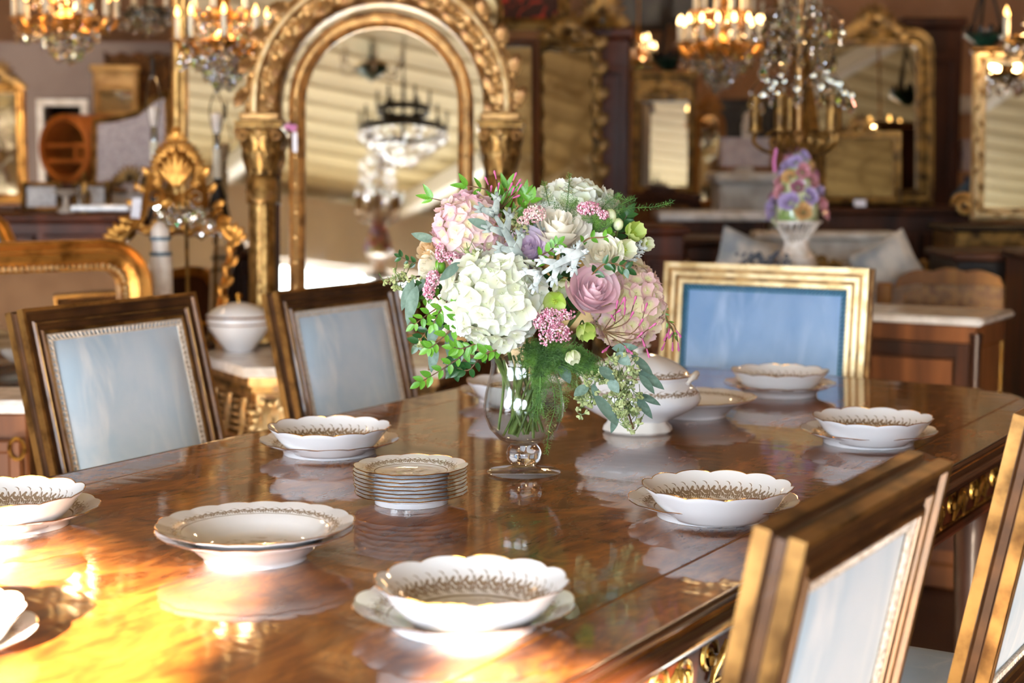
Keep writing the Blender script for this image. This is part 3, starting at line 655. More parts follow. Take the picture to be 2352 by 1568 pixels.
hydrangea('white hydrangea crowning the top of the bouquet', 'petal_white', 1312, 492, .05, .058, 90, .0185, .85, 1.25)
hydrangea('peach pink and lime hydrangea on the right of the bouquet', 'petal_peach', 1440, 700, -.01, .058, 120, .0145, 1.15)
# roses: spiralling cupped petals
def rose(label, mat, px, py, dy, R, face, n=22, openn=1., name='rose'):
    p = B(px, py, dy); t = root_at(name, label, 'flower', p); FM = aim((0, 0, 0), face); add_stem(t, p - Vector(face).normalized()*R*.7)
    t.children[-1].matrix_basis = Matrix.Translation(-Vector(face).normalized()*R*.7)
    for i in range(n):
        f = i/(n-1); a = i*2.39996; r0 = R*(.10+.78*f**1.1); h = R*(1.05-.42*f); wd = .95-.15*f + random.uniform(-.05, .05); flare = .25*openn*f**2; wob = random.uniform(0, 6)
        mb = MB()
        def fn(u, v):
            s = u*2-1; th = a + s*wd*(.55+.45*v**.5); rr = r0*(.35+.65*math.sin(min(1, v*1.15)*PI/2)) + R*flare*max(0, v-.55)**1.5*4*(1-.2*s*s)
            top = 1-.16*s*s*(1+.3*math.sin(3*s+wob)); return (rr*math.cos(th), rr*math.sin(th), -R*.75 + (h+R*.55)*v*top - R*flare*.9*max(0, v-.75)*2)
        mb.grid(fn, 8, 7); mb.build('petal', mat, t, FM, 180)
    MB().lathe([(.0002, -.8*R), (.35*R, -.78*R), (.55*R, -.5*R), (.42*R, .05*R), (.0002, .2*R)], 14).build('calyx', mat, t, FM)
    return t
rose('large dusty pink rose at the right front of the bouquet', 'petal_rose', 1362, 672, -.10, .042, (.25, -.8, .55), 26)
rose('creamy white rose near the bouquet top beside the silver foliage', 'petal_ivory', 1284, 530, -.055, .044, (.1, -.55, .8), 22)
rose('pale lavender rose in the upper middle of the bouquet', 'petal_lavender', 1212, 574, -.06, .034, (-.1, -.85, .5), 30, 1.5)
rose('white ruffled rose at the right of the silver foliage', 'petal_ivory', 1382, 584, -.075, .032, (-.1, -.9, .4), 24, 1.3)
rose('cream rose with an apricot heart at the bouquet left edge', 'petal_cream', 985, 572, -.02, .020, (-.5, -.6, .6), 16)
rose('white ranunculus at the bouquet left edge below the cream rose', 'petal_ivory', 990, 612, -.03, .025, (-.7, -.5, .1), 22, 1.2, 'ranunculus')
# hellebores
def hellebore(label, mat, px, py, dy, R, face, cup=.55):
    p = B(px, py, dy); t = root_at('hellebore', label, 'flower', p); FM = aim((0, 0, 0), face); mb = MB()
    def fn(u, v):
        s = u*2-1; w = .62*math.sin(PI*min(1, .1+.82*v))**.7; return (s*w, (v*1.02)*math.cos(cup*v), v*math.sin(cup*v*1.4)+.16*s*s*v)
    me = MB().grid(fn, 6, 6).mesh('petal', mat, 180)
    for k in range(5): ob('petal', me, t, FM @ Matrix.Rotation(k*2*PI/5, 4, 'Z') @ Matrix.Translation((0, 0, .02*R*(k % 2))) @ Matrix.Scale(R, 4))
    for k in range(16): a = k*2.4; r = .26*R*math.sqrt(k/16); mb.tube([(0, 0, 0), (r*math.cos(a), r*math.sin(a), R*.4)], [R*.02, R*.035], 4)
    mb.build('stamens', 'stamen', t, FM)
    b = -Vector(face).normalized()*R; MB().tube(loc(bez([p, p+b*.8-Vector((0, -.01, .01)), p+b+Vector((-.01 if px > 1250 else .01, .04, -.05))], 8), p), .0015, 5).build('stem', 'stem_green', t)
hellebore('lime green hellebore at the upper right of the bouquet', 'petal_lime', 1450, 540, -.03, .022, (.4, -.7, .4), .9)
hellebore('pale green white hellebore beside the ruffled white rose', 'petal_limewhite', 1428, 575, -.07, .021, (.5, -.8, .2), .8)
hellebore('small white green hellebore at the far right of the bouquet', 'petal_limewhite', 1479, 558, -.03, .0155, (.5, -.8, -.1), 1.0)
hellebore('lime hellebore just right of the big white hydrangea', 'petal_lime', 1276, 688, -.11, .021, (-.1, -.8, -.2), .6)
hellebore('nodding green hellebore above the lime one at bouquet centre', 'petal_limewhite', 1290, 648, -.09, .021, (.1, -.6, -.6), .9)
hellebore('green hellebore under the pink rose', 'petal_lime', 1342, 746, -.10, .021, (.2, -.5, -.7), .9)
hellebore('white nodding hellebore above the vase rim', 'petal_limewhite', 1311, 808, -.10, .017, (.3, -.5, -.75), 1.1)
for i, (px, py, r, lb) in enumerate(((1402, 496, .010, 'pale green hellebore bud higher at the upper right of the bouquet'), (1420, 515, .0085, 'pale green hellebore bud lower at the upper right of the bouquet'), (1010, 612, .010, 'round green bud beside the white ranunculus'))):
    p = B(px, py, -.04); t = root_at('flower_bud', lb, 'flower', p); MB().ball((0, 0, 0), (r, r, r*1.2), 10, 8).build('bud', 'bud_green' if i < 2 else 'leaf_fresh', t); MB().tube([(0, 0, -r), (-.004, .02, -.03), (-.01, .05, -.05)], .0014, 5).build('stem', 'stem_green', t)
# leaves on sprigs
def leaf_mesh(mat, ratio, tip=1., fold=.12, bend=.2):
    mb = MB()
    def fn(u, v):
        s = u*2-1; w = ratio*.5*math.sin(PI*min(1., v**tip))**.8 + .004; return (s*w, v, fold*w*abs(s)*1.5 - bend*v*v*.5)
    mb.grid(fn, 4, 7); return mb.mesh('leaf', mat, 180)
LEAF = dict(box=leaf_mesh('leaf_fresh', .52, .8), boxd=leaf_mesh('leaf_dark', .55, .8), euc=leaf_mesh('leaf_euc', .36, .85, .08, .15), eucr=leaf_mesh('leaf_euc', .6, .9, .08, .12), jas=leaf_mesh('leaf_fresh', .34, .7))
def leaf_dir(t, me, base, d, L, roll=0):
    d = Vector(d).normalized(); up = Vector((0, -1, .4)); x = d.cross(up); x = x.normalized() if x.length > .01 else Vector((1, 0, 0)); z = x.cross(d)
    M = Matrix((( x.x, d.x, z.x, base[0]), (x.y, d.y, z.y, base[1]), (x.z, d.z, z.z, base[2]), (0, 0, 0, 1))) @ Matrix.Rotation(roll, 4, 'Y') @ Matrix.Scale(L, 4)
    return ob('leaf', me, t, M)
def sprig(name, label, pts, me, n, L, spread=.9, opp=True, mat='stem_brown', tipleaf=True, start=.15, cat='foliage'):
    w = [B(*q) for q in pts]; p = w[0]; t = root_at(name, label, cat, p); c = bez(loc(w, p), 20); MB().tube(c, [.0017-.0009*i/20 for i in range(21)], 5).build('stem', mat, t)
    for i in range(n):
        f = start+(1-start)*i/max(1, n-1); k = min(19, int(f*20)); b = c[k]; d = (c[k+1]-c[k]).normalized()
        for sg in ((-1, 1) if opp else ((-1)**i,)):
            sd = d.cross(Vector((0, 1, 0))); sd = sd.normalized() if sd.length > .05 else Vector((1, 0, 0)); v = d*random.uniform(.5, .9) + sd*sg*spread + Vector((0, random.uniform(-.5, .2), random.uniform(-.2, .35)))
            leaf_dir(t, LEAF[me], b, v, L*random.uniform(.75, 1.15), random.uniform(-.5, .5))
    if tipleaf: leaf_dir(t, LEAF[me], c[20], c[20]-c[18], L, 0)
    return t
sprig('boxwood_sprig', 'long bright green boxwood sprig trailing to the lower left of the bouquet', [(1080, 770, -.05), (1060, 815, -.06), (1020, 845, -.06), (965, 878, -.07)], 'box', 7, .019)
sprig('boxwood_sprig', 'bright green boxwood sprig left of the big white hydrangea', [(1060, 690, -.04), (1020, 700, -.07), (985, 720, -.08), (952, 745, -.08)], 'box', 6, .018)
sprig('boxwood_sprig', 'boxwood sprig below the left eucalyptus leaves', [(1075, 730, -.06), (1040, 755, -.09), (1000, 790, -.09), (985, 800, -.09)], 'box', 6, .019)
sprig('boxwood_sprig', 'dark glossy boxwood sprig hanging left of the vase rim', [(1110, 800, -.03), (1095, 830, -.05), (1075, 850, -.05), (1050, 845, -.05)], 'boxd', 5, .019)
sprig('boxwood_sprig', 'boxwood sprig just under the big white hydrangea', [(1150, 800, -.1), (1135, 805, -.12), (1115, 812, -.12)], 'box', 3, .021)
sprig('boxwood_sprig', 'upright boxwood tuft against the big white hydrangea lower left', [(1060, 755, -.1), (1052, 735, -.12), (1045, 708, -.12)], 'box', 3, .019)
sprig('boxwood_sprig', 'dark boxwood sprig over the peach pink hydrangea', [(1350, 640, -.09), (1385, 608, -.12), (1415, 606, -.12), (1440, 618, -.12)], 'boxd', 5, .018)
sprig('boxwood_sprig', 'olive boxwood sprig across the lavender rose', [(1220, 625, -.09), (1240, 590, -.11), (1265, 575, -.11), (1280, 560, -.11)], 'box', 5, .017)
sprig('boxwood_sprig', 'small boxwood sprig between the white rose and the fern', [(1330, 565, -.06), (1352, 548, -.08), (1385, 545, -.08), (1400, 540, -.07)], 'box', 4, .017)
sprig('boxwood_sprig', 'boxwood tips standing at the bouquet top beside the pink hydrangea', [(1165, 520, 0), (1180, 490, 0), (1200, 465, 0), (1205, 445, 0)], 'jas', 5, .024, .6)
sprig('boxwood_sprig', 'dark leafy sprig left of the pink rice flower', [(1010, 690, -.03), (990, 672, -.04), (968, 690, -.04), (950, 690, -.03)], 'box', 5, .017)
sprig('boxwood_sprig', 'green sprig under the lilac rose by the lime hellebore', [(1255, 660, -.05), (1262, 640, -.07), (1280, 622, -.08)], 'boxd', 4, .02)
sprig('boxwood_sprig', 'small dark sprig beneath the pink hydrangea left edge', [(960, 605, 0), (940, 600, 0), (920, 590, 0)], 'boxd', 3, .012)
sprig('jasmine_sprig', 'jasmine leaves reaching up left of the bouquet top', [(1150, 470, 0), (1125, 440, -.01), (1095, 430, -.01), (1070, 427, -.01)], 'jas', 3, .026, .8)
sprig('jasmine_sprig', 'pointed green leaves above the pink hydrangea', [(1060, 500, 0), (1040, 470, 0), (1020, 462, 0), (990, 455, 0)], 'jas', 2, .026, .6)
sprig('jasmine_sprig', 'long leafy jasmine tips behind the top pink rice flower', [(1155, 500, .02), (1150, 465, .02), (1165, 430, .02)], 'jas', 4, .026, .7)
sprig('jasmine_sprig', 'fine jasmine tendril with small leaves against the blue chair frame', [(1500, 700, -.01), (1520, 705, -.02), (1530, 730, -.02), (1550, 770, -.02)], 'jas', 5, .011, .8, mat='stem_green')
for i, (pts, me, n, L, lb) in enumerate((
    ([(1060, 720, -.01), (1025, 730, -.02), (985, 755, -.03), (960, 790, -.03)], 'boxd', 7, .02, 'dark boxwood sprig deep behind the left eucalyptus leaves'),
    ([(1050, 660, -.01), (1010, 665, -.03), (970, 665, -.04), (945, 665, -.04)], 'boxd', 6, .018, 'dark boxwood sprig behind the left pink rice flower spike'),
    ([(1090, 770, -.03), (1065, 790, -.05), (1040, 820, -.05), (1045, 850, -.05)], 'boxd', 6, .02, 'dark boxwood sprig hanging inside the lower left of the bouquet'),
    ([(1120, 780, -.08), (1090, 790, -.1), (1062, 800, -.1), (1040, 798, -.1)], 'box', 6, .018, 'bright boxwood sprig curling under the big white hydrangea left side'),
    ([(1030, 690, -.07), (1010, 715, -.09), (995, 745, -.09)], 'box', 5, .017, 'bright boxwood tuft in the middle of the left foliage'),
    ([(1150, 520, .02), (1160, 485, .01), (1140, 460, .0)], 'jas', 5, .028, 'broad jasmine leaves behind the pink hydrangea top'),
    ([(1190, 530, 0), (1205, 500, 0), (1218, 460, 0)], 'box', 5, .024, 'upright leaves between the pink and top white hydrangeas'),
    ([(1330, 640, -.02), (1310, 620, -.05), (1300, 600, -.06)], 'boxd', 5, .022, 'dark leaves between the pink rose and silver foliage'),
    ([(1400, 560, 0), (1425, 520, -.02), (1440, 495, -.02)], 'boxd', 5, .024, 'dark hellebore leaves at the upper right of the bouquet'),
    ([(1330, 720, -.03), (1310, 705, -.06), (1300, 690, -.07)], 'boxd', 5, .022, 'dark leaves between the lime hellebore and pink rose'),
    ([(1250, 650, -.02), (1265, 665, -.06), (1262, 700, -.07)], 'boxd', 5, .022, 'dark leaves right of the big white hydrangea'))):
    sprig('leafy_sprig', lb, pts, me, n, L)
# jasmine buds
def buds(label, stems, dy, seed):
    rnd = random.Random(seed); p = B(*stems[0][0], dy); t = root_at('jasmine_buds', label, 'flower', p); mb = MB()
    bm = MB().lathe([(.0002, 0), (.06, .05), (.09, .55), (.14, .75), (.08, .93), (.0002, 1.)], 7).mesh('bud', 'bud_pink')
    for s in stems:
        c = bez(loc([B(*q, dy-.006*i) for i, q in enumerate(s)], p), 8); mb.tube(c, .0008, 4); d = (c[-1]-c[-2]).normalized()
        for k in range(2 if len(s) > 2 else 1):
            ob('bud', bm, t, aim(c[-1] if k == 0 else c[5], (d+Vector((rnd.uniform(-.4, .4), -.2, rnd.uniform(-.3, .3)))*(k+.3)), 0, .016))
    mb.build('stems', 'stem_brown', t)
buds('magenta jasmine buds at the very top of the bouquet', [[(1150, 480), (1145, 445), (1140, 412)], [(1150, 480), (1165, 445), (1178, 415)], [(1150, 480), (1130, 450), (1122, 425)], [(1150, 480), (1170, 455), (1185, 428)], [(1150, 480), (1172, 460), (1188, 440)]], .0, 1)
buds('magenta jasmine buds across the peach pink hydrangea', [[(1385, 760), (1410, 745), (1415, 710)], [(1385, 760), (1440, 770), (1470, 745), (1480, 715)], [(1385, 760), (1440, 740), (1455, 700)], [(1385, 760), (1450, 780), (1490, 755)], [(1385, 760), (1430, 790), (1440, 800)], [(1385, 760), (1465, 770), (1485, 800)], [(1385, 760), (1430, 730), (1435, 705)], [(1385, 760), (1400, 790), (1395, 798)], [(1385, 760), (1405, 730), (1425, 700)]], -.11, 2)
buds('thin jasmine buds hanging before the blue chair frame', [[(1530, 735), (1540, 750), (1528, 785)], [(1530, 735), (1545, 755), (1545, 785)], [(1530, 735), (1550, 750), (1557, 785)], [(1530, 735), (1538, 750), (1532, 765)]], -.02, 3)
# eucalyptus
def euc(label, pts, leaves, seeds=None, n=14, L=.05):
    w = [B(*q) for q in pts]; p = w[0]; t = root_at('eucalyptus_branch', label, 'foliage', p); c = bez(loc(w, p), 20); MB().tube(c, .0016, 5).build('stem', 'stem_brown', t)
    for (ax, ay, bx, by, dy, me) in leaves:
        a, b = B(ax, ay, dy)-p, B(bx, by, dy-.012)-p; leaf_dir(t, LEAF[me], a, b-a, (b-a).length, random.uniform(-.5, .5))
    if seeds:
        mb = MB(); st = MB()
        for (sx, sy, rx, ry, dy, k) in seeds:
            for i in range(k):
                a = random.uniform(0, 2*PI); q = math.sqrt(random.random()); b = B(sx+rx*q*math.cos(a), sy+ry*q*math.sin(a), dy+random.uniform(-.018, .018))-p
                d = Vector((random.uniform(-1, 1), random.uniform(-1, .2), random.uniform(-1, .6))).normalized()
                for j in range(5):
                    e = (d+Vector((random.uniform(-.8, .8), random.uniform(-.8, .8), random.uniform(-.8, .8)))).normalized(); mb.lathe([(.0002, 0), (.0011, .003), (.0021, .0065), (.0017, .0085), (.0002, .0088)], 6, M=aim(b, e)); st.tube([b-d*.004, b+e*.003], .0005, 3, caps=False)
                st.tube([b-d*.004, b-d*.012+Vector((0, .004, .006))], .0006, 3, caps=False)
        mb.build('seeds', 'seed', t)['kind'] = 'stuff'; st.build('seed_stalks', 'stem_green', t)
    return t
euc('seeded eucalyptus branch with heavy seed clusters hanging before the tureen', [(1330, 800, -.04), (1390, 830, -.09), (1420, 880, -.12), (1455, 985, -.13)],
    [(1415, 810, 1448, 838, -.13, 'eucr'), (1450, 815, 1502, 860, -.12, 'euc'), (1465, 850, 1527, 892, -.12, 'euc'), (1468, 860, 1505, 903, -.13, 'euc'), (1376, 842, 1412, 872, -.14, 'eucr'), (1398, 868, 1421, 902, -.14, 'eucr'), (1352, 885, 1318, 908, -.13, 'eucr'), (1362, 880, 1372, 922, -.13, 'euc'), (1365, 905, 1420, 975, -.14, 'euc'), (1418, 945, 1405, 995, -.12, 'euc'), (1465, 905, 1518, 928, -.12, 'euc'), (1460, 910, 1500, 960, -.12, 'euc'), (1405, 800, 1465, 796, -.1, 'euc'), (1285, 835, 1310, 880, -.07, 'eucr')],
    [(1430, 850, 42, 40, -.12, 42), (1435, 910, 38, 40, -.13, 42), (1350, 905, 30, 24, -.12, 22), (1385, 880, 40, 30, -.12, 24), (1455, 965, 22, 24, -.13, 14), (1425, 935, 30, 20, -.13, 18), (1335, 945, 14, 10, -.12, 3)])
euc('seeded eucalyptus sprig at the far left of the bouquet', [(1000, 640, -.01), (960, 635, -.02), (925, 645, -.03), (885, 650, -.03)],
    [(950, 640, 920, 712, -.05, 'euc'), (958, 655, 932, 745, -.06, 'euc'), (975, 640, 950, 680, -.04, 'euc')], [(940, 645, 38, 16, -.03, 12), (900, 648, 20, 12, -.03, 5), (925, 620, 20, 15, -.02, 4)])
euc('eucalyptus leaves drooping below the left side of the bouquet', [(1020, 720, -.02), (1000, 760, -.03), (990, 800, -.03), (985, 850, -.03)],
    [(1005, 730, 985, 800, -.04, 'euc'), (1015, 740, 1005, 770, -.05, 'euc'), (1000, 790, 990, 855, -.04, 'euc'), (1035, 760, 1032, 825, -.03, 'euc')], [(975, 795, 18, 16, -.04, 7)])
euc('grey green eucalyptus leaf poking out beside the pink hydrangea', [(1010, 560, -.01), (1000, 552, -.02), (990, 548, -.02)], [(1000, 552, 945, 537, -.03, 'euc')])
euc('eucalyptus leaf between the ranunculus and white hydrangea', [(1060, 600, -.06), (1050, 610, -.08), (1045, 615, -.08)], [(1056, 602, 1010, 645, -.11, 'euc')])
euc('eucalyptus with seed buds between the pink hydrangea and white rose', [(1190, 545, -.03), (1180, 530, -.05), (1170, 510, -.05)], [(1130, 525, 1075, 502, -.1, 'euc'), (1220, 540, 1195, 503, -.05, 'euc')], [(1165, 505, 28, 20, -.06, 11), (1190, 530, 20, 12, -.06, 6), (1085, 580, 22, 12, -.09, 8)])
# rice flower
def rice(label, blobs, mat, dy):
    p = B(blobs[0][0], blobs[0][1], dy); t = root_at('rice_flower', label, 'flower', p); mb = MB(); st = MB()
    for (cx, cy, rx, ry, n) in blobs:
        base = B(cx, cy+ry*1.1, dy+.01)-p
        for i in range(n):
            a = random.uniform(0, 2*PI); q = math.sqrt(random.random()); b = B(cx+rx*q*math.cos(a), cy+ry*q*math.sin(a), dy-.02*(1-q*q)+random.uniform(-.008, .008))-p
            mb.ball(b, random.uniform(.0013, .0021), 5, 4)
            if i % 6 == 0: st.tube([base, b], .0005, 3, caps=False)
    mb.build('blossoms', mat, t)['kind'] = 'stuff'; st.build('stalks', 'stem_green', t)
rice('wide pink rice flower cluster below the big white hydrangea', [(1258, 735, 34, 30, 330), (1285, 765, 30, 22, 180), (1300, 722, 22, 12, 60), (1255, 775, 18, 20, 80)], 'rice_pink', -.12)
rice('pink rice flower spike left of the big white hydrangea', [(995, 640, 16, 20, 130), (985, 668, 14, 20, 120)], 'rice_pink', -.06)
rice('pink rice flower below the pink hydrangea', [(1012, 580, 12, 22, 90), (1035, 588, 22, 12, 90)], 'rice_pink', -.06)
rice('pale rice flower left of the creamy white rose', [(1228, 490, 26, 20, 220), (1205, 505, 18, 12, 80)], 'rice_pale', -.06)
rice('pink rice flower over the top white hydrangea', [(1352, 478, 28, 15, 190)], 'rice_pink', -.05)
rice('small rice flower tuft right of the top white hydrangea', [(1386, 494, 13, 11, 80)], 'rice_pink', -.05)
# dusty miller
def miller(label, mat, px, py, qx, qy, dy, n=4, wd=.2):
    a, b = B(px, py, dy), B(qx, qy, dy-.02); L = (b-a).length; t = root_at('dusty_miller', label, 'foliage', a); mb = MB()
    def strip(p0, ang, l, w):
        d = Vector((math.sin(ang), math.cos(ang), 0)); s_ = Vector((d.y, -d.x, 0)); vs = []; m = 6
        for i in range(m+1):
            f = i/m; ww = w*(1-.78*f); c = p0+d*l*f+Vector((0, 0, .05*math.sin(4*f)+.03)); vs += [c-s_*ww+Vector((0, 0, .02)), c, c+s_*ww+Vector((0, 0, .02))]
        fs = []
        for i in range(m):
            for k in range(2): fs.append((i*3+k, i*3+k+1, i*3+k+4, i*3+k+3))
        mb.add(vs, fs)
    strip(Vector((0, 0, 0)), 0, 1, .085)
    for i in range(n):
        f = .18+.7*i/(n-1)
        for sg in (-1, 1):
            l = .42*(1-.35*abs(f-.4)); q = Vector((0, f, 0)); ang = sg*(.85-.2*f); strip(q, ang, l, .075)
            for sg2 in (-1, 1): e = q+Vector((math.sin(ang), math.cos(ang), 0))*l*.6; strip(e, ang+sg2*.75, l*.36, .05)
    strip(Vector((0, .85, 0)), .6, .2, .04); strip(Vector((0, .85, 0)), -.6, .2, .04)
    o = leaf_dir(t, mb.mesh('leaf', mat, 180), (0, 0, 0), b-a, L); m = o.modifiers.new('thick', 'SOLIDIFY'); m.thickness = .008
miller('large silver dusty miller leaf lying over the pink hydrangea', 'leaf_silver', 1195, 598, 1125, 475, -.10, 3)
miller('pale lacy dusty miller leaf at the bouquet centre', 'leaf_silver_pale', 1345, 575, 1225, 640, -.12, 3)
miller('pale silver dusty miller leaf below the creamy white rose', 'leaf_silver_pale', 1285, 625, 1335, 572, -.10, 4)
miller('dusty miller tuft at the right beside the hellebore', 'leaf_silver_pale', 1440, 600, 1475, 565, -.03, 4)
miller('silver dusty miller leaf behind the lavender rose', 'leaf_silver', 1200, 560, 1245, 520, -.03, 4)
# asparagus fern
def fern(label, fr, mat='fern'):
    p = B(*fr[0][0]); t = root_at('asparagus_fern', label, 'foliage', p)
    for pts in fr:
        c = bez(loc([B(*q) for q in pts], p), 30); mb = MB(); mb.tube(c, .0007, 4); L = sum((c[i+1]-c[i]).length for i in range(30)); wd = min(.026, L*.3)*(.35 if L > .13 and pts[0][1] < 560 else 1)
        for i in range(3, 31):
            d = (c[i]-c[i-1]).normalized(); f = i/30
            for sg in (-1, 1):
                sd = d.cross(Vector((random.uniform(-.3, .3), 1, random.uniform(-.3, .3)))).normalized()*sg; l = wd*(1.05-f)*random.uniform(.7, 1.1)+.003; bd = (sd+d*.9+Vector((0, random.uniform(-.3, .3), 0))).normalized(); e = c[i]+bd*l
                mb.add([c[i], e, c[i]+d*.0006], [(0, 1, 2)])
                k = max(2, int(l/.0034))
                for j in range(k):
                    b0 = c[i]+bd*l*(j+.6)/k
                    for s2 in (-1, 1):
                        nd = (bd*.7+Vector((random.uniform(-1, 1), random.uniform(-1, 1), random.uniform(-1, 1))).normalized()).normalized(); q = b0+nd*random.uniform(.003, .006); w = nd.cross(Vector((0, 1, 0)))*.00038
                        mb.add([b0-w, b0+w, q], [(0, 1, 2)])
        mb.build('frond', mat, t, sharp=180)
R_ = random.Random(5).uniform
fern('feathery asparagus fern filling the space above the vase rim', [[(1230+R_(-40, 60), 790+R_(-10, 20), -.03), (1260+R_(-50, 80), 815+R_(-15, 15), -.06), (1270+R_(-80, 110), 840+R_(-15, 25), -.085)] for _ in range(26)])
fern('asparagus fern fronds falling in front of the glass vase', [[(1225, 815, -.06), (1240, 850, -.075), (1240, 900, -.085), (1215+k*9, 950+8*(k % 3), -.088)] for k in range(5)] + [[(1250, 830, -.06), (1265, 870, -.07), (1275, 930, -.082), (1262, 985, -.085), (1255, 1040, -.07)], [(1260, 830, -.06), (1285, 880, -.07), (1290, 920, -.075), (1283, 965, -.075)]])
fern('asparagus fern spreading right toward the tureen', [[(1290, 800, -.04), (1330, 825, -.06), (1370+R_(-20, 20), 840+R_(-15, 20), -.08), (1400+R_(-30, 30), 850+R_(-30, 50), -.085)] for _ in range(9)] + [[(1300, 860, -.05), (1320, 880, -.06), (1345, 925, -.06)]])
fern('wiry asparagus fern spray pointing right at the bouquet top', [[(1360, 520, -.03), (1400, 490, -.04), (1440, 478, -.04), (1500, 475, -.04), (1543, 465, -.04)], [(1360, 520, -.03), (1410, 480, -.04), (1455, 455, -.04)], [(1360, 520, -.03), (1390, 470, -.04), (1423, 448, -.04)], [(1350, 530, -.04), (1370, 510, -.06), (1340, 500, -.06)], [(1350, 530, -.04), (1375, 520, -.06), (1365, 495, -.06)], [(1350, 530, -.04), (1390, 520, -.06), (1400, 505, -.06)]])
fern('thin asparagus fern in front of the top white hydrangea', [[(1300, 530, -.04), (1300, 490, -.05), (1305, 450, -.04), (1308, 400, 0)], [(1300, 530, -.04), (1310, 480, -.05), (1325, 460, -.04)], [(1290, 520, -.04), (1265, 480, -.03), (1250, 420, 0)]])
# extra bare stems standing in the vase
for k in range(14):
    a = k*2.4; q = VC + Vector((.034*math.cos(a)*random.random()**.5, .034*math.sin(a)*random.random()**.5, .062+.01*random.random())); e = VC + Vector((.042*math.cos(a+2), .042*math.sin(a+2), .19))
    MB().tube([q-VC, (q+e)/2-VC+Vector((random.uniform(-.004, .004), random.uniform(-.004, .004), 0)), e-VC], random.choice([.002, .0028, .0042]), 7).build('flower_stem', random.choice(['stem_green', 'stem_green', 'stem_green', 'stem_brown']), vase)
# ---------------------------------------------------------------- shared builders for the showroom
def mirror_frame(t, path, fw, mat, d=.035, glass='mirror', steps=None):
    prof = steps or [(-1, .2), (-1, .5), (-.92, .62), (-.85, .45), (-.7, .5), (-.5, .95), (-.3, 1.0), (-.15, .7), (-.1, .55), (-.03, .6), (0, .35), (0, -.2), (-1, -.2), (-1, .2)]
    MB().sweep(path, [(a*fw, b*d) for a, b in prof]).build('frame', mat, t)
    MB().prism(inset(path, fw*.96), .0, .006).build('mirror_glass', glass, t)
    MB().prism(inset(path, fw*.4), .007, .018).build('backing', 'walnut_dark', t)
def mirror(label, x0, x1, y0, y1, Y, fw, mat='gold', tilt=0., yaw=0., r=0, glass='mirror', name='gilt_mirror', cat='mirror', d=.035, steps=None):
    b = P((x0+x1)/2, y1, Y); w = SZ(x1-x0, Y); h = P(0, y0, Y).z - b.z
    t = thing(name, label, cat, b, (-tilt, 0, yaw)); path = rect(w, h/math.cos(tilt), 0, r); mirror_frame(t, path, fw, mat, d, glass, steps)
    return t, w, h, path
def beading(t, path, o, y, r, mat, step=2.6):
    mb = MB(); q = inset(path, o); n = len(q)
    for i in range(n):
        a, b = Vector(q[i]), Vector(q[(i+1) % n]); L = (b-a).length; k = max(1, int(L/(r*step)))
        for j in range(k): p = a.lerp(b, j/k); mb.ball((p.x, y, p.y), r, 6, 4)
    mb.build('beading', mat, t)['kind'] = 'stuff'
def leaf_row(t, path, o, y, L, wd, mat, step, closed=True, name='carved_leaf', curl=.35, alt=True):
    mb = MB(); acanthus(mb, None, L, wd, curl); mb.ball((0, -L*.12, L*.12), (wd*.5, wd*.5, L*.14), 6, 4); me = mb.mesh(name, mat); q = inset(path, o) if closed else path; n = len(q); acc = 0; k = 0
    for i in range(n if closed else n-1):
        a, b = Vector(q[i]), Vector(q[(i+1) % n]); s = (b-a).length; ang = math.atan2(b.x-a.x, b.y-a.y)
        while acc < s:
            p = a.lerp(b, acc/s); ob(name, me, t, Matrix.Translation((p.x, y, p.y)) @ Matrix.Rotation(ang + ((.45 if k % 2 else -.45) if alt else 0), 4, 'Y')); acc += step; k += 1
        acc -= s
def cabinet(label, x0, x1, ytop, Y, depth=.5, mat='walnut', top='marble', yaw=0, rows=1, cols=2, name='cabinet', cat='cabinet', z0=0, drawers=False, th=.03, knob='brass', zt=None, over=.02):
    a, b = P(x0, ytop, Y), P(x1, ytop, Y); w = b.x-a.x; zt = zt or a.z; t = thing(name, label, cat, ((a.x+b.x)/2, Y, z0), (0, 0, yaw)); H = zt-z0-th
    MB().box((0, depth/2, (H+.08)/2), (w, depth, H-.08), .006).build('body', mat, t); MB().box((0, depth/2, .045), (w*1.02, depth*1.02, .09), .012).build('plinth', mat, t)
    MB().box((0, depth/2-over/2, H+th/2), (w+2*over, depth+over, th), min(.012, th*.4)).build('top', top, t)
    for r in range(rows):
        for c in range(cols):
            cw, ch = w/cols, (H-.14)/rows; cx = -w/2+cw*(c+.5); cz = .11+ch*r
            mb = MB(); mb.sweep([(x+cx, z) for x, z in rect(cw*.9, ch*.9, cz+ch*.05)], [(-.05*min(1, cw*3), .0), (-.05*min(1, cw*3), .012), (-.04*min(1, cw*3), .018), (-.006, .018), (0, .012), (0, 0)]); mb.box((cx, -.003, cz+ch/2), (cw*.8, .006, ch*.8))
            dr = mb.build('drawer' if drawers else 'door', mat, t)
            for kx in ((-.22, .22) if drawers and cw > .4 else (0,)): MB().lathe([(.004, 0), (.006, .012), (.013, .02), (.011, .028), (.0002, .03)], 10, M=Matrix.Translation((cx+kx*cw if drawers else cx+(cw*.38 if c % 2 == 0 else -cw*.38), -.018, cz+ch/2)) @ Matrix.Rotation(PI/2, 4, 'X')).build('knob', knob, dr)
    return t, w, H
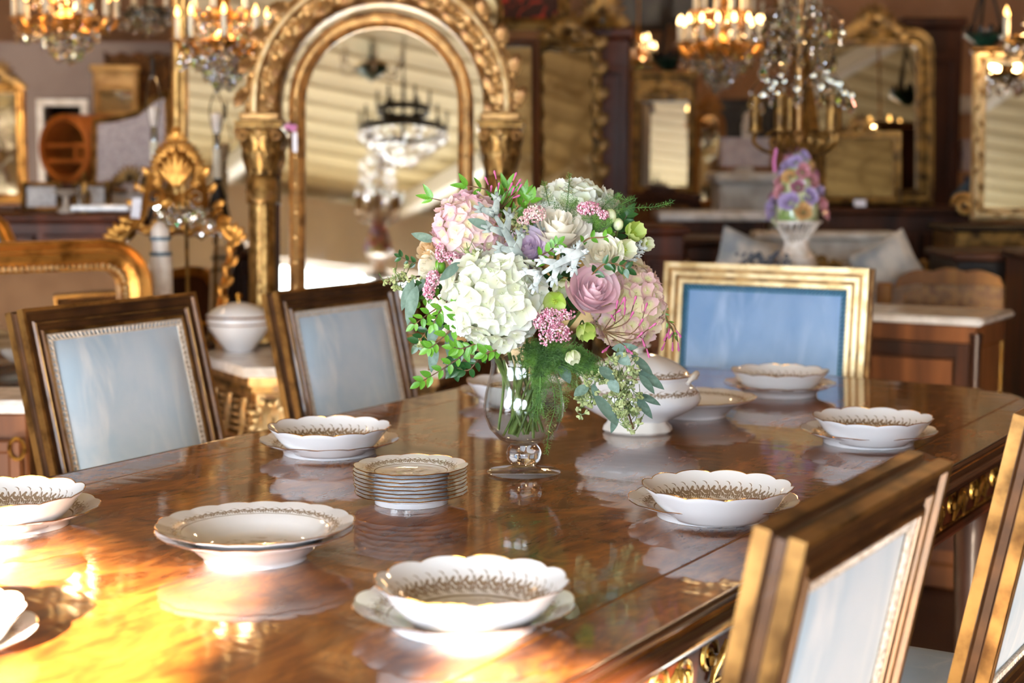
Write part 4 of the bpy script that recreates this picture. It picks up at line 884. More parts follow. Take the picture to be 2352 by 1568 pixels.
def chandelier(label, px, py, Y, R, arms=8, tiers=2, ncr=90, metal='gold_warm', bulbs=True, light=12, hot=False, drop=.05, name='chandelier', H=None, loc=None, sleeve='candle_sleeve', zc=None):
    c = Vector(loc) if loc is not None else P(px, py, Y); t = thing(name, label, 'chandelier', c); H = H or R*1.3
    top = max(.4, (3.2 - c.z)); MB().tube([(0, 0, H*.5), (0, 0, top)], .006, 6).build('chain', metal, t)
    MB().lathe([(.0002, -H*.5), (.018, -H*.49), (.03, -H*.44), (.015, -H*.38), (.045, -H*.25), (.055, -H*.16), (.02, -H*.06), (.018, .1*H), (.04, .18*H), (.02, .26*H), (.03, .4*H), (.012, .5*H), (.0002, .52*H)], 16).build('column', metal, t)
    bm = BULBH if hot else BULB; n = 0; am = None
    for k in range(tiers):
        r, z = R*(1-.36*k), -H*.22+k*H*.36; na = max(4, int(arms*(1-.3*k)))
        arm = MB().tube(bez([(.02, 0, z), (r*.35, 0, z-.10*H), (r*.75, 0, z-.12*H), (r*.98, 0, z-.02*H), (r, 0, z+.05*H)], 14), [.008]*5+[.006]*10, 6).tube(spiral(r*.55, z-.02*H, r*.16, 1.2, 1, 0, 14), .004, 5).lathe([(.006, z+.03*H), (.026, z+.05*H), (.028, z+.06*H), (.008, z+.065*H)], 10, M=Matrix.Translation((r, 0, 0))).mesh('arm', metal)
        sl = MB().lathe([(.009, 0), (.010, .004), (.009, .006), (.009, .07), (.0002, .071)], 10).mesh('candle', sleeve)
        for i in range(na):
            a = 2*PI*(i+.5*k)/na+.2; Rz = Matrix.Rotation(a, 4, 'Z'); ob('arm', arm, t, Rz); cn = ob('candle', sl, t, Rz @ Matrix.Translation((r, 0, z+.065*H)))
            if bulbs: ob('bulb', bm, cn, mtx((0, 0, .07), (0, 0, 0), .018))
        for i in range(int(ncr*.4/tiers)):
            a = 2*PI*i/(ncr*.4/tiers); rr = r*random.choice([.62, .8, .97]); hang(t, (rr*math.cos(a), rr*math.sin(a), z-.05*H+random.uniform(-.03, .03)), drop*random.uniform(.7, 1.2))
        mb = MB(); mb.tube([(r*.8*math.cos(i*PI/16), r*.8*math.sin(i*PI/16), z-.06*H) for i in range(32)], .004, 5, closed=True); mb.build('ring', metal, t)
    for i in range(int(ncr*.6)):                                         # swags of beads and drops under the bowl
        f = (i+.5)/(ncr*.6); a = i*2.39996; rr = R*(.15+.6*(1-f)); hang(t, (rr*math.cos(a), rr*math.sin(a), -H*(.28+.34*f)), drop*random.uniform(.6, 1.1)) if i % 2 else ob('crystal_bead', BEAD, t, mtx((rr*math.cos(a), rr*math.sin(a), -H*(.26+.3*f)), (0, 0, 0), drop*.35))
    if light: point_light(c+Vector((0, 0, H*.1)), light)
    return t
# ---------------------------------------------------------------- left background
YAW = .62; e_ = P(366, 900, 4.45); e_.z = 0; w = 1.0; h = P(0, 543, 4.53).z
t = thing('gilt_mirror', 'gilt mirror with rounded corners and beaded edge leaning behind the left chair', 'mirror', e_-Vector((math.cos(YAW), math.sin(YAW), 0))*w/2, (-.07, 0, YAW)); path = rect(w, h, 0, .13)
mirror_frame(t, path, .085, 'gold_warm', .05, 'mirror', [(-1, .1), (-1, .35), (-.86, .4), (-.8, .3), (-.72, .5), (-.45, .7), (-.4, .5), (-.3, .55), (-.12, 1.0), (-.03, .9), (0, .5), (0, -.2), (-1, -.2), (-1, .1)])
beading(t, path, .073, -.024, .0075, 'gold_pale', 2.1)
# white bedpost with grey rings
p = P(372, 700, 4.62); t = thing('bed_post', 'white painted bed post with grey rings and a rounded finial', 'post', (p.x, p.y, 0)); s = SZ(1, 4.62)
z1 = P(372, 588, 4.62).z; MB().lathe([(26*s, 0), (26*s, z1-.004), (24*s, z1)], 20).build('shaft', 'white_paint', t)
MB().lathe([(18*s, z1), (22*s, z1+4*s), (20*s, z1+30*s), (22*s, z1+42*s), (20*s, z1+62*s), (10*s, z1+76*s), (.0002, z1+80*s)], 20).build('finial', 'white_paint', t)
for zz, r_ in ((5, 25), (40, 24)): MB().lathe([(14*s, z1+zz*s-4*s), (r_*s, z1+zz*s-4*s), (r_*s*1.03, z1+zz*s), (r_*s, z1+zz*s+5*s), (14*s, z1+zz*s+5*s)], 20).build('ring', 'grey_paint', t)
# rococo mirror with carved crest
Yr = 5.05; s = SZ(1, Yr); b = P(408, 800, Yr); t = thing('rococo_mirror', 'carved gilt rococo mirror with a tall fan crest and paper price tag', 'mirror', b, (-.12, 0, 0))
outer = [(-88*s, 0), (88*s, 0), (112*s, 120*s), (136*s, 240*s), (112*s, 284*s), (60*s, 284*s), (0, 280*s), (-60*s, 284*s), (-112*s, 284*s), (-136*s, 240*s), (-112*s, 120*s)]
outer = [(v.x, v.z) for v in bez([(x, 0, z) for x, z in outer + [outer[0]]], 60)][:-1]
mirror_frame(t, outer, 17*s, 'gold_warm', .03)
leaf_row(t, outer, 5*s, -.022, 34*s, 9*s, 'gold_warm', 24*s)
mb = MB()
for k in range(25):
    a = -.55+(PI+1.1)*k/24; mb.ball((0, 0, 50*s), (6*s, 7*s, 17*s), 6, 5, Matrix.Translation((0, -.02, 405*s)) @ Matrix.Diagonal((1, 1, 1.25, 1)) @ Matrix.Rotation(PI/2-a, 4, 'Y'))
for k in range(7): acanthus(mb, Matrix.Translation((0, -.03, 370*s)) @ Matrix.Rotation((k-3)*.22, 4, 'Y'), (95-9*abs(k-3))*s, 12*s, .2)
mb.tube([(38*s*math.cos(a*.2), -.02, (405+46*math.sin(a*.2))*s) for a in range(-2, 19)], 4*s, 6)
mb.ball((0, -.03, 495*s), (12*s, 9*s, 16*s)); shell(mb, (0, 478*s), 30*s, 7, y=-.035); mb.build('fan_crest', 'gold_warm', t)
mb = MB()
for sg in (-1, 1):
    mb.tube(spiral(sg*48*s, 345*s, 26*s, 1.4, -sg, 0, y=-.03), 6*s, 6); mb.tube(spiral(sg*104*s, 292*s, 26*s, 1.3, sg, 1.5, y=-.025), 6*s, 6); mb.tube(bez([(sg*56*s, -.03, 400*s), (sg*66*s, -.03, 360*s), (sg*72*s, -.03, 310*s), (sg*96*s, -.03, 280*s), (sg*134*s, -.03, 262*s)], 12), 9*s, 6)
    for k in range(4): acanthus(mb, Matrix.Translation((sg*(56+14*k)*s, -.03, (392-34*k)*s)) @ Matrix.Rotation(sg*(.7+.2*k), 4, 'Y'), 34*s, 10*s, .4)
    for k in range(5): acanthus(mb, Matrix.Translation((sg*124*s, -.03, 248*s)) @ Matrix.Rotation(sg*(-.5+.45*k), 4, 'Y'), 44*s, 11*s, .4)
for k in range(7): acanthus(mb, Matrix.Translation((0, -.035, 352*s)) @ Matrix.Rotation((k-3)*.5, 4, 'Y'), -46*s, 10*s, .4)
mb.build('carving', 'gold_warm', t)
MB().prism([(-62*s, 282*s), (62*s, 282*s), (44*s, 352*s), (-44*s, 352*s)], -.012, -.008).build('upper_mirror_glass', 'mirror', t)
fm = MB().lathe([(.0002, 0), (11*s, 0), (7*s, 4*s), (.0002, 4*s)], 6).mesh('mirror_facet', 'mirror', 5)
for k in range(34): z_ = random.uniform(284, 346); ob('mirror_facet', fm, t, aim((random.uniform(-1, 1)*(60-(z_-284)*.3)*s, -.014, z_*s), (random.uniform(-.3, .4), -1, random.uniform(-.35, .1)), k))
tg = MB().box((0, 0, -24*s), (21*s, .001, 46*s)).tube([(0, 0, 0), (2*s, 0, 40*s), (8*s, 0, 70*s)], .0006, 4).build('price_tag', 'tag_paper', t, Matrix.Translation((-86*s, -.05, 345*s)) @ Matrix.Rotation(.1, 4, 'Y'))
# crystals in front of the rococo crest: a small girandole standing behind the bed post
p = P(428, 520, 4.85); t = thing('crystal_girandole', 'small crystal girandole glittering before the rococo mirror crest', 'lamp', (p.x, p.y, p.z-.35)); g_ = thing('plant_stand', 'slim dark stand under the small crystal girandole', 'stand', (p.x, p.y, 0)); MB().lathe([(.1, 0), (.1, .02), (.02, .05), (.018, p.z-.4), (.08, p.z-.365), (.08, p.z-.35), (.0002, p.z-.35)], 16).build('column', 'walnut_dark', g_)
MB().lathe([(.06, 0), (.06, .01), (.02, .03), (.006, .06), (.006, .42), (.0002, .43)], 16).build('stem', 'gold_dark', t)
for i in range(60):
    a = i*2.4; r = .085*math.sqrt((i+1)/60); hang(t, (r*math.cos(a), r*math.sin(a)*.6, .41-.4*r+random.uniform(-.02, .03)), random.uniform(.022, .038))
MB().tube([(.085*math.cos(k*PI/12), .05*math.sin(k*PI/12), .40) for k in range(24)], .003, 5, closed=True).build('ring', 'silver', t)
# tall gilt mirror behind (left stile visible), reflecting the showroom
t, w, h, path = mirror('tall plain gilt mirror rising behind the rococo mirror', 391, 760, -60, 1160, 5.9, .052, 'gold', .1, -.04, d=.04)
# lamp with a bare harp, and a solid copy standing for its reflection
def harp_lamp(label, px, ytop, ybase, Y, yfoot):
    s = SZ(1, Y); p = P(px, yfoot, Y); z = lambda y: P(px, y, Y).z-p.z; t = thing('table_lamp', label, 'lamp', p)
    MB().lathe([(30*s, 0), (32*s, 6*s), (14*s, 20*s), (22*s, z(ybase)-60*s), (8*s, z(ybase)-10*s), (12*s, z(ybase)), (.0002, z(ybase)+1*s)], 16).build('base', 'iron', t)
    MB().lathe([(11*s, z(ybase)), (11*s, z(ybase-70)), (.0002, z(ybase-71))], 14).build('candle_sleeve', 'candle_sleeve', t)
    MB().lathe([(8*s, z(ybase-70)), (8*s, z(ybase-100)), (5*s, z(ybase-104))], 14).build('socket', 'silver', t); MB().lathe([(7*s, z(ybase-104)), (10*s, z(ybase-120)), (12*s, z(ybase-146)), (9*s, z(ybase-150)), (.0002, z(ybase-151))], 14).build('bulb', 'white_paint', t)
    zz = z(ybase-100); zt = z(ytop+45); MB().tube(bez([(-6*s, 0, zz), (-16*s, 0, zz*.5+zt*.5), (-9*s, 0, zt-14*s), (0, 0, zt), (9*s, 0, zt-14*s), (16*s, 0, zz*.5+zt*.5), (6*s, 0, zz)], 20), 1.6*s, 6).build('harp', 'silver', t)
    MB().lathe([(3*s, zt), (5*s, zt+8*s), (3*s, zt+18*s), (5*s, zt+30*s), (3*s, zt+42*s), (.0002, zt+46*s)], 10).build('finial', 'iron', t); return t
table_y = P(0, 560, 5.5).z
t = thing('lamp_table', 'narrow dark table behind the rococo mirror holding the bare lamps', 'table', (P(430, 560, 5.5).x, 5.5, 0)); MB().box((0, 0, table_y-.015), (.36, .2, .03), .006).build('top', 'walnut_dark', t); [MB().box((x*.15, y*.07, (table_y-.03)/2), (.03, .03, table_y-.03)).build('leg', 'walnut_dark', t) for x in (-1, 1) for y in (-1, 1)]
harp_lamp('bare candlestick lamp with a tall wire harp before the grey headboard', 360, 128, 395, 5.5, 560)
harp_lamp('added copy of the bare harp lamp standing for its reflection right of the gilt stile', 503, 165, 410, 5.5, 560)  # added solid copy in place of the lamp's reflection in the tall gilt mirror
# dark chest and what stands on it
cabinet('long dark mahogany chest behind the leaning gilt mirror', -120, 300, 492, 6.0, .5, 'mahogany', 'mahogany', 0, 3, 2, 'chest_of_drawers', 'chest', drawers=True)
def fire_screen(label, x0, x1, y0, Y, yaw):
    zb = P(0, 492, 6.0).z; b = P((x0+x1)/2, y0, Y); w = SZ(x1-x0, Y); h = b.z-zb; t = thing('fire_screen', label, 'screen', (b.x, b.y, zb), (-.08, 0, yaw))
    MB().sweep(rect(w, h, 0), [(-.018, -.01), (-.018, .012), (-.01, .018), (0, .012), (0, -.02), (-.018, -.02), (-.018, -.01)]).build('frame', 'gold_dark', t); pad(w-.034, h-.034, .017, -.002, .008).build('padding', 'linen_white', t); MB().prism(inset(rect(w, h, 0), .01), .008, .016).build('backing', 'walnut_dark', t)
fire_screen('small white padded fire screen in a gilt frame on the chest, left of the pair', 50, 138, 418, 6.3, .15)
fire_screen('small white padded fire screen in a gilt frame on the chest, right of the pair', 165, 252, 418, 6.38, -.15)
MB_ = MB().lathe([(.03, 0), (.034, .01), (.012, .03), (.01, .06), (.05, .085), (.06, .09), (.05, .088), (.0002, .08)], 18).build('stand_base', 'white_stone', None)
p = P(152, 490, 6.2); MB_.location = p; MB_.name = 'cake_stand'; tag(MB_, 'small pale footed dish on the dark mahogany chest', 'dish')
p = P(196, 488, 6.15); t = thing('gilt_figurine', 'slender gilt figurine standing on the mahogany chest', 'figurine', p)
MB().lathe([(.03, 0), (.03, .012), (.016, .03), (.022, .06), (.014, .09), (.018, .11), (.007, .125), (.012, .14), (.0002, .155)], 14, lambda a, r, z: (r*(1+.18*math.sin(3*a+z*40)), z)).build('body', 'gold_dark', t)
p = P(242, 486, 6.1); o = tag(MB().box((0, .05, .012), (.22, .14, .024), .006).build('marble_slab', 'marble', None, Matrix.Translation(P(232, 485, 6.1))), 'loose pale marble slab on the mahogany chest', 'slab')
# blue chair top at the left edge
Yb = 4.9; s = SZ(1, Yb); p = P(-25, 620, Yb); t = thing('curved_chair', 'gilt framed blue silk chair with a curved back at the left edge', 'chair', (p.x, p.y, 0)); pth = [(x*s, z) for x, z in [(-80, p.z-.4), (60, p.z-.4), (76, p.z+.05*0+0), (66, p.z+60*s), (45, p.z+110*s), (20, p.z+128*s), (-40, p.z+140*s), (-80, p.z+140*s)]]
MB().sweep(pth, [(-.04, -.01), (-.04, .012), (-.03, .022), (-.02, .014), (-.01, .022), (0, .01), (0, -.01), (-.04, -.01)]).build('back_frame', 'gold_warm', t); MB().prism(inset(pth, .038), -.012, .01).build('back_cushion', 'blue_silk', t)
for x in (-60, 55): MB().box((x*s, 0, (p.z-.4)/2), (.03, .03, p.z-.4)).build('leg', 'gold_warm', t)
# upholstered headboard, trumeau, tapestry, round shelf, gilt mirror
Yh = 7.2; s = SZ(1, Yh); b = P(292, 470, Yh); t = thing('headboard', 'lavender grey upholstered headboard with a rising curved gilt top', 'headboard', (b.x, b.y, 0), (-.03, 0, .0)); z = b.z
pts = [(-100*s, z-.7), (100*s, z-.7), (100*s, z+262*s), (60*s, z+245*s), (20*s, z+212*s), (-30*s, z+200*s), (-78*s, z+196*s)]
MB().sweep(pts, [(-.025, -.02), (-.025, .015), (-.012, .028), (0, .015), (0, -.02), (-.025, -.02)]).build('frame', 'gold', t); MB().prism(inset(pts, .022), -.012, .02).build('padding', 'linen_grey', t)
for x in (-1, 1): MB().box((x*95*s, 0, (z-.7)/2), (.05, .04, z-.7)).build('leg', 'gold_dark', t)
p = P(300, 440, 6.9); t2 = thing('crested_screen', 'pale panel with a carved wooden crest before the grey headboard', 'screen', p); crest(.26, .12, .02).build('carving', 'gold_dark', t2); MB().box((0, .012, -p.z/2), (.24, .02, p.z)).build('panel', 'linen_white', t2)
t, w, h, path = mirror('yellow painted trumeau mirror high beside the tapestry', 218, 318, 158, 270, 7.9, .03, 'yellow_paint', .03, .12, name='trumeau_mirror', glass='mirror_aged')
MB().box((0, -.012, h*.76), (w*.96, .03, h*.44), .005).build('upper_panel', 'yellow_paint', t); MB().box((0, -.02, h*1.0), (w*1.1, .06, .03), .006).build('cornice', 'yellow_paint', t); mb = MB(); shell(mb, (0, h*.86), .03, 7, y=-.03); [mb.ball((x*w*.1, -.03, h*.62), .012, 6, 4) for x in range(-3, 4)]; mb.build('carving', 'yellow_paint', t)
a, b = P(240, 118, 8.4), P(395, 300, 8.4); mb = MB(); mb.grid(lambda u, v: (a.x+(b.x-a.x)*u, 8.4+.012*math.sin(u*26), b.z+(a.z-b.z)*v - .02*(v > .99)*abs(math.sin(u*12))), 40, 8); o = tag(mb.build('wall_tapestry', 'tapestry'), 'dark figured tapestry hanging behind the yellow trumeau', 'tapestry'); m = o.modifiers.new('t', 'SOLIDIFY'); m.thickness = .01
Yc = 7.6; s = SZ(1, Yc); c = P(190, 342, Yc); t = thing('round_shelf', 'orange wood circular display shelf in front of the doorway', 'shelf', (c.x, c.y, 0)); z = c.z; R = 78*s
circ = lambda r: [(r*math.cos(2*PI*i/48), z+r*math.sin(2*PI*i/48)) for i in range(48)]
MB().sweep(circ(R), [(-.03, -.22), (-.03, .12), (0, .12), (0, -.22), (-.03, -.22)]).build('hoop', 'orange_wood', t, Matrix.Rotation(-.5, 4, 'Z')); MB().prism(circ(R*.97), .2, .22).build('back', 'mahogany', t, Matrix.Rotation(-.5, 4, 'Z'))
for k in (-.35, .1): MB().box((0, .05, z+k*R), (2*R*math.sqrt(1-k*k)*.97, .3, .018)).build('shelf', 'orange_wood', t, Matrix.Rotation(-.5, 4, 'Z'))
MB().box((R*.3, .05, z-.2*R+.02), (.018, .3, R*.5)).build('divider', 'orange_wood', t, Matrix.Rotation(-.5, 4, 'Z')); MB().box((0, 0, (z-R)/2), (.5, .3, z-R)).build('stand', 'walnut_dark', t)
t, w, h, path = mirror('narrow gilt mirror with a dark carved crest at the left edge', -60, 64, 190, 470, 7.0, .045, 'gold_warm', .05, .25, glass='mirror_aged'); crest(w*.8, .14, .03, 2).build('crest', 'gold_dark', t, Matrix.Translation((0, -.02, h-.03)))
p = P(-25, 475, 6.7); t = thing('carved_bench', 'dark carved bench below the left edge mirror', 'bench', (p.x, p.y, 0)); MB().box((0, .06, p.z/2), (.22, .12, p.z), .01).build('body', 'walnut_dark', t); crest(.2, .1, .02).build('carving', 'gold_dark', t, Matrix.Translation((0, -.01, p.z-.1)))
# console with marble top, white tureen and the cabinet near the left chair
Yc = 4.4; zt = .700; t = thing('console_table', 'gilt carved console table with a canted marble top beside the left chairs', 'console', (P(640, 800, 4.6).x, 4.75, 0)); CX = t.location.x
xa, xb = P(484, 850, 4.4).x-CX, P(1090, 850, 4.4).x-CX
pl = [(xa-.09, .0), (xa+.10, -.33), (xb-.10, -.33), (xb+.02, .12), (xb+.02, .42), (xa-.09, .42)]; pl = pl[:2]+pl[2:]
def slab(poly, z0, z1): n = len(poly); return MB().add([(x, y, z0) for x, y in poly]+[(x, y, z1) for x, y in poly], [tuple(range(n))[::-1], tuple(range(n, 2*n))]+[(i, (i+1) % n, n+(i+1) % n, n+i) for i in range(n)])
def pinset(poly, d): return inset(poly, d)
slab(pinset(pl, -.018), zt-.028, zt).build('marble_top', 'marble', t); slab(pinset(pl, .0), zt-.055, zt-.0285).build('upper_moulding', 'gold_worn', t); slab(pinset(pl, .012), zt-.075, zt-.0555).build('lower_moulding', 'gold_dark', t); slab(pinset(pl, .03), zt-.225, zt-.0755).build('frieze', 'gold_worn', t); slab(pinset(pl, .012), zt-.245, zt-.2255).build('base_moulding', 'gold_worn', t)
def relief(t, a, b, kind, nm):
    a, b = Vector(a), Vector(b); d = b-a; L = d.length; ang = math.atan2(d.y, d.x); mb = MB()
    MB().sweep(rect(L*.98, .145, -.0725), [(-.018, 0), (-.018, .012), (-.012, .02), (0, .016), (0, 0)]).build('panel_frame', 'gold_worn', t, Matrix.Translation(((a.x+b.x)/2, (a.y+b.y)/2, zt-.15)) @ Matrix.Rotation(ang, 4, 'Z'))
    if kind == 'rosette':
        for k in range(16): acanthus(mb, Matrix.Rotation(k*PI/8, 4, 'Y') @ Matrix.Translation((0, -.012, .012)), .058 if k % 2 else .042, .012, .5)
        mb.ball((0, -.012, 0), .013, 8, 6)
    else:
        n = max(2, int(L/.09))
        for k in range(n):
            x = -L/2+L*(k+.5)/n
            for j in range(5): mb.box((x+.012, -.006, -.04+j*.02), (L/n*.8, .03, .009), .003)
            acanthus(mb, Matrix.Translation((x-.02, -.02, -.055)) @ Matrix.Rotation(.5, 4, 'Y'), .13, .022, .15, 6)
    mb.build(nm, 'gold_pale', t, Matrix.Translation(((a.x+b.x)/2, (a.y+b.y)/2, zt-.15)) @ Matrix.Rotation(ang, 4, 'Z'))
q = pinset(pl, .03); relief(t, q[0], q[1], 'fluted', 'carved_panel'); e = Vector(q[1]); f = Vector(q[2]); n = 6
for k in range(n): relief(t, e.lerp(f, k/n), e.lerp(f, (k+1)/n), 'rosette' if k % 2 == 0 else 'fluted', 'carved_panel')
for k in range(9):
    x = q[1][0]+(q[2][0]-q[1][0])*k/8; mb = MB(); shell(mb, (0, -.02), .06, 7, PI+.2, 2*PI-.2); mb.tube(spiral(.05, -.01, .03, 1.3, 1, 0), .007, 6); mb.tube(spiral(-.05, -.01, .03, 1.3, -1, 0), .007, 6); mb.build('apron_carving', 'gold_dark', t, Matrix.Translation((x, q[1][1]-.005, zt-.25)))
for x, y in ((q[1][0]+.03, q[1][1]+.04), (q[2][0]-.03, q[2][1]+.04), (q[0][0]+.05, .35), (q[3][0]-.05, .35)): MB().lathe([(.03, 0), (.045, .02), (.03, .06), (.02, .2), (.045, .40), (.05, .44), (.035, .476)], 16, M=Matrix.Translation((x, y, 0))).build('leg', 'gold_dark', t)
p = onz(550, 806, zt); t = thing('covered_tureen', 'plain white covered tureen with gold lines on the marble console', 'tureen', (p.x, p.y, zt)); s = SZ(1, p.y)
MB().lathe([(30*s, 0), (34*s, 4*s), (36*s, 8*s), (52*s, 28*s), (68*s, 52*s), (74*s, 66*s), (73*s, 78*s), (66*s, 80*s), (.0002, 60*s)], 48).build('body', 'porcelain', t); MB().lathe([(74.4*s, 64*s), (75*s, 65.5*s), (74.4*s, 67*s)], 48, caps=False).build('gilt_line', 'gilt_rim', t)
l = MB().lathe([(70*s, 80*s), (75*s, 81*s), (73*s, 86*s), (50*s, 102*s), (20*s, 112*s), (.0002, 114*s)], 48).build('lid', 'porcelain', t); MB().lathe([(4*s, 112*s), (3.5*s, 120*s), (8*s, 126*s), (7*s, 133*s), (.0002, 136*s)], 14).build('knob', 'gilt_rim', l)
MB().lathe([(75.2*s, 80*s), (75.8*s, 82*s), (75*s, 84*s)], 48, caps=False).build('gilt_line', 'gilt_rim', l)
for sg in (-1, 1): MB().tube(bez([(sg*70*s, -12*s, 62*s), (sg*88*s, -8*s, 66*s), (sg*92*s, 0, 67*s), (sg*88*s, 8*s, 66*s), (sg*70*s, 12*s, 62*s)], 12), 3.5*s, 8).build('handle', 'gilt_rim', t)
p = onz(718, 795, zt); t = thing('lidded_jar', 'white lidded jar standing in front of the arched mirror', 'jar', (p.x, p.y-.03, zt)); MB().lathe([(.025, 0), (.03, .006), (.045, .05), (.05, .085), (.045, .1), (.0002, .1)], 30).build('body', 'porcelain', t); l = MB().lathe([(.042, .1), (.046, .104), (.034, .125), (.02, .132), (.0002, .134)], 30).build('lid', 'porcelain', t); MB().lathe([(.004, .13), (.009, .14), (.006, .15), (.0002, .153)], 12).build('knob', 'porcelain', l)
sc_, w, H = cabinet('brown cabinet with marble edge and brass ring pull behind the left chair', -160, 62, 918, 3.6, .22, 'walnut', 'marble', 0, 1, 1, 'side_cabinet', 'cabinet')
p = P(40, 1030, 3.58); MB().tube([(.017*math.cos(k*PI/12), 0, .024*math.sin(k*PI/12)) for k in range(24)], .0045, 6, closed=True).build('ring_pull', 'brass', sc_, Matrix.Translation((p.x-sc_.location.x, -.024, p.z)))
cabinet('dark drawers glimpsed between the rococo mirror and the arched mirror', 478, 590, 575, 5.66, .12, 'walnut_dark', 'walnut_dark', 0, 6, 1, 'drawer_cabinet', 'cabinet', drawers=True)
# chandeliers at the upper left
chandelier('gilt crystal chandelier with lit candles at the top left corner', 150, 12, 6.3, .19, 10, 2, 210, light=18, drop=.045, H=.3)
chandelier('clear crystal chandelier hanging between the two gilt ones', 345, 5, 6.8, .13, 6, 1, 70, 'silver', False, 0, drop=.05)
chandelier('sparkling crystal chandelier with glowing candles left of the arched mirror', 512, 62, 5.2, .14, 8, 2, 260, light=18, drop=.045, H=.26)
# ---------------------------------------------------------------- the big arched gilt mirror on the console
Ya = 5.0; s = SZ(1, Ya); b = P(877, 790, Ya); b.z = .7005
TILT = math.radians(6.1)
t = thing('arched_mirror', 'large arched gilt mirror with carved columns standing on the marble console', 'mirror', b, (-TILT, 0, 0)); ARCH = t
zz = lambda py: (P(877, py, Ya).z-b.z)*1.0
SP = zz(235)
def archpath(hw, z0, n=28, cx=0):      # open path ccw: right leg up, over, left leg down
    return [(cx+hw, z0), (cx+hw, SP*.5+z0*.5)] + [(cx+hw*math.cos(PI*i/n), SP+hw*math.sin(PI*i/n)) for i in range(n+1)] + [(cx-hw, SP*.5+z0*.5), (cx-hw, z0)]
ap = lambda hw, z0=.02: archpath(hw*s, z0)
MB().prism(ap(236), .012, .02).build('side_mirror_glass', 'mirror', t); MB().prism(ap(185), -.006, .006).build('mirror_glass', 'mirror', t)
MB().sweep(ap(212), [(-36*s, .0), (-36*s, .018), (-31*s, .026), (-27*s, .02), (-24*s, .03), (-10*s, .038), (-6*s, .03), (-3*s, .036), (0, .026), (0, -.015), (-36*s, -.015)], False).build('inner_frame', 'gold_worn', t)
mb = MB(); leafp = ap(195); beading_pts = bez([(x, 0, z) for x, z in leafp], 150)
for v in beading_pts: mb.ball((v.x, -.036, v.z), (5*s, 4*s, 5*s), 6, 4)
mb.build('beading', 'gold_worn', t)['kind'] = 'stuff'
MB().sweep(ap(190), [(-14*s, .006), (-12*s, .016), (-6*s, .02), (0, .016)], False).build('inner_bead', 'gold_pale', t)
# outer arch band, on top of the capitals
z_cap = zz(285); arc = lambda hw, n=40: [(hw*s*math.cos(PI*i/n), SP+hw*s*math.sin(PI*i/n)) for i in range(n+1)]
arcl = lambda hw: [(hw*s, z_cap)] + arc(hw) + [(-hw*s, z_cap)]
MB().sweep(arcl(300), [(-66*s, -.01), (-66*s, .03), (-58*s, .045), (-50*s, .03), (-24*s, .035), (-16*s, .06), (-4*s, .06), (0, .04), (0, -.01), (-66*s, -.01)], False).build('outer_arch', 'gold_worn', t)
MB().sweep(arcl(292), [(-12*s, .055), (-8*s, .066), (-2*s, .066), (2*s, .055)], False).build('arch_moulding', 'gold_pale', t); MB().sweep(arcl(248), [(-9*s, .03), (-4*s, .046), (3*s, .03)], False).build('arch_moulding', 'gold', t)
leaf_row(t, arcl(266), 0, -.036, 60*s, 17*s, 'gold_worn', 32*s, False)
leaf_row(t, arcl(306), 0, -.03, 56*s, 18*s, 'gold_worn', 36*s, False, 'carved_scroll', .6)
rs = MB()
for k in range(6): acanthus(rs, Matrix.Rotation(k*PI/3, 4, 'Y'), 20*s, 6*s, .4)
rs.ball((0, -.01, 0), 6*s, 8, 5); rs = rs.mesh('rosette', 'gold_worn')
for k in range(1, 13): a = PI*k/13; ob('rosette', rs, t, Matrix.Translation((272*s*math.cos(a), -.042, SP+272*s*math.sin(a))))
crest(300*s, 130*s, .05, 2).build('crest', 'gold_worn', t, Matrix.Translation((0, -.04, SP+285*s)))
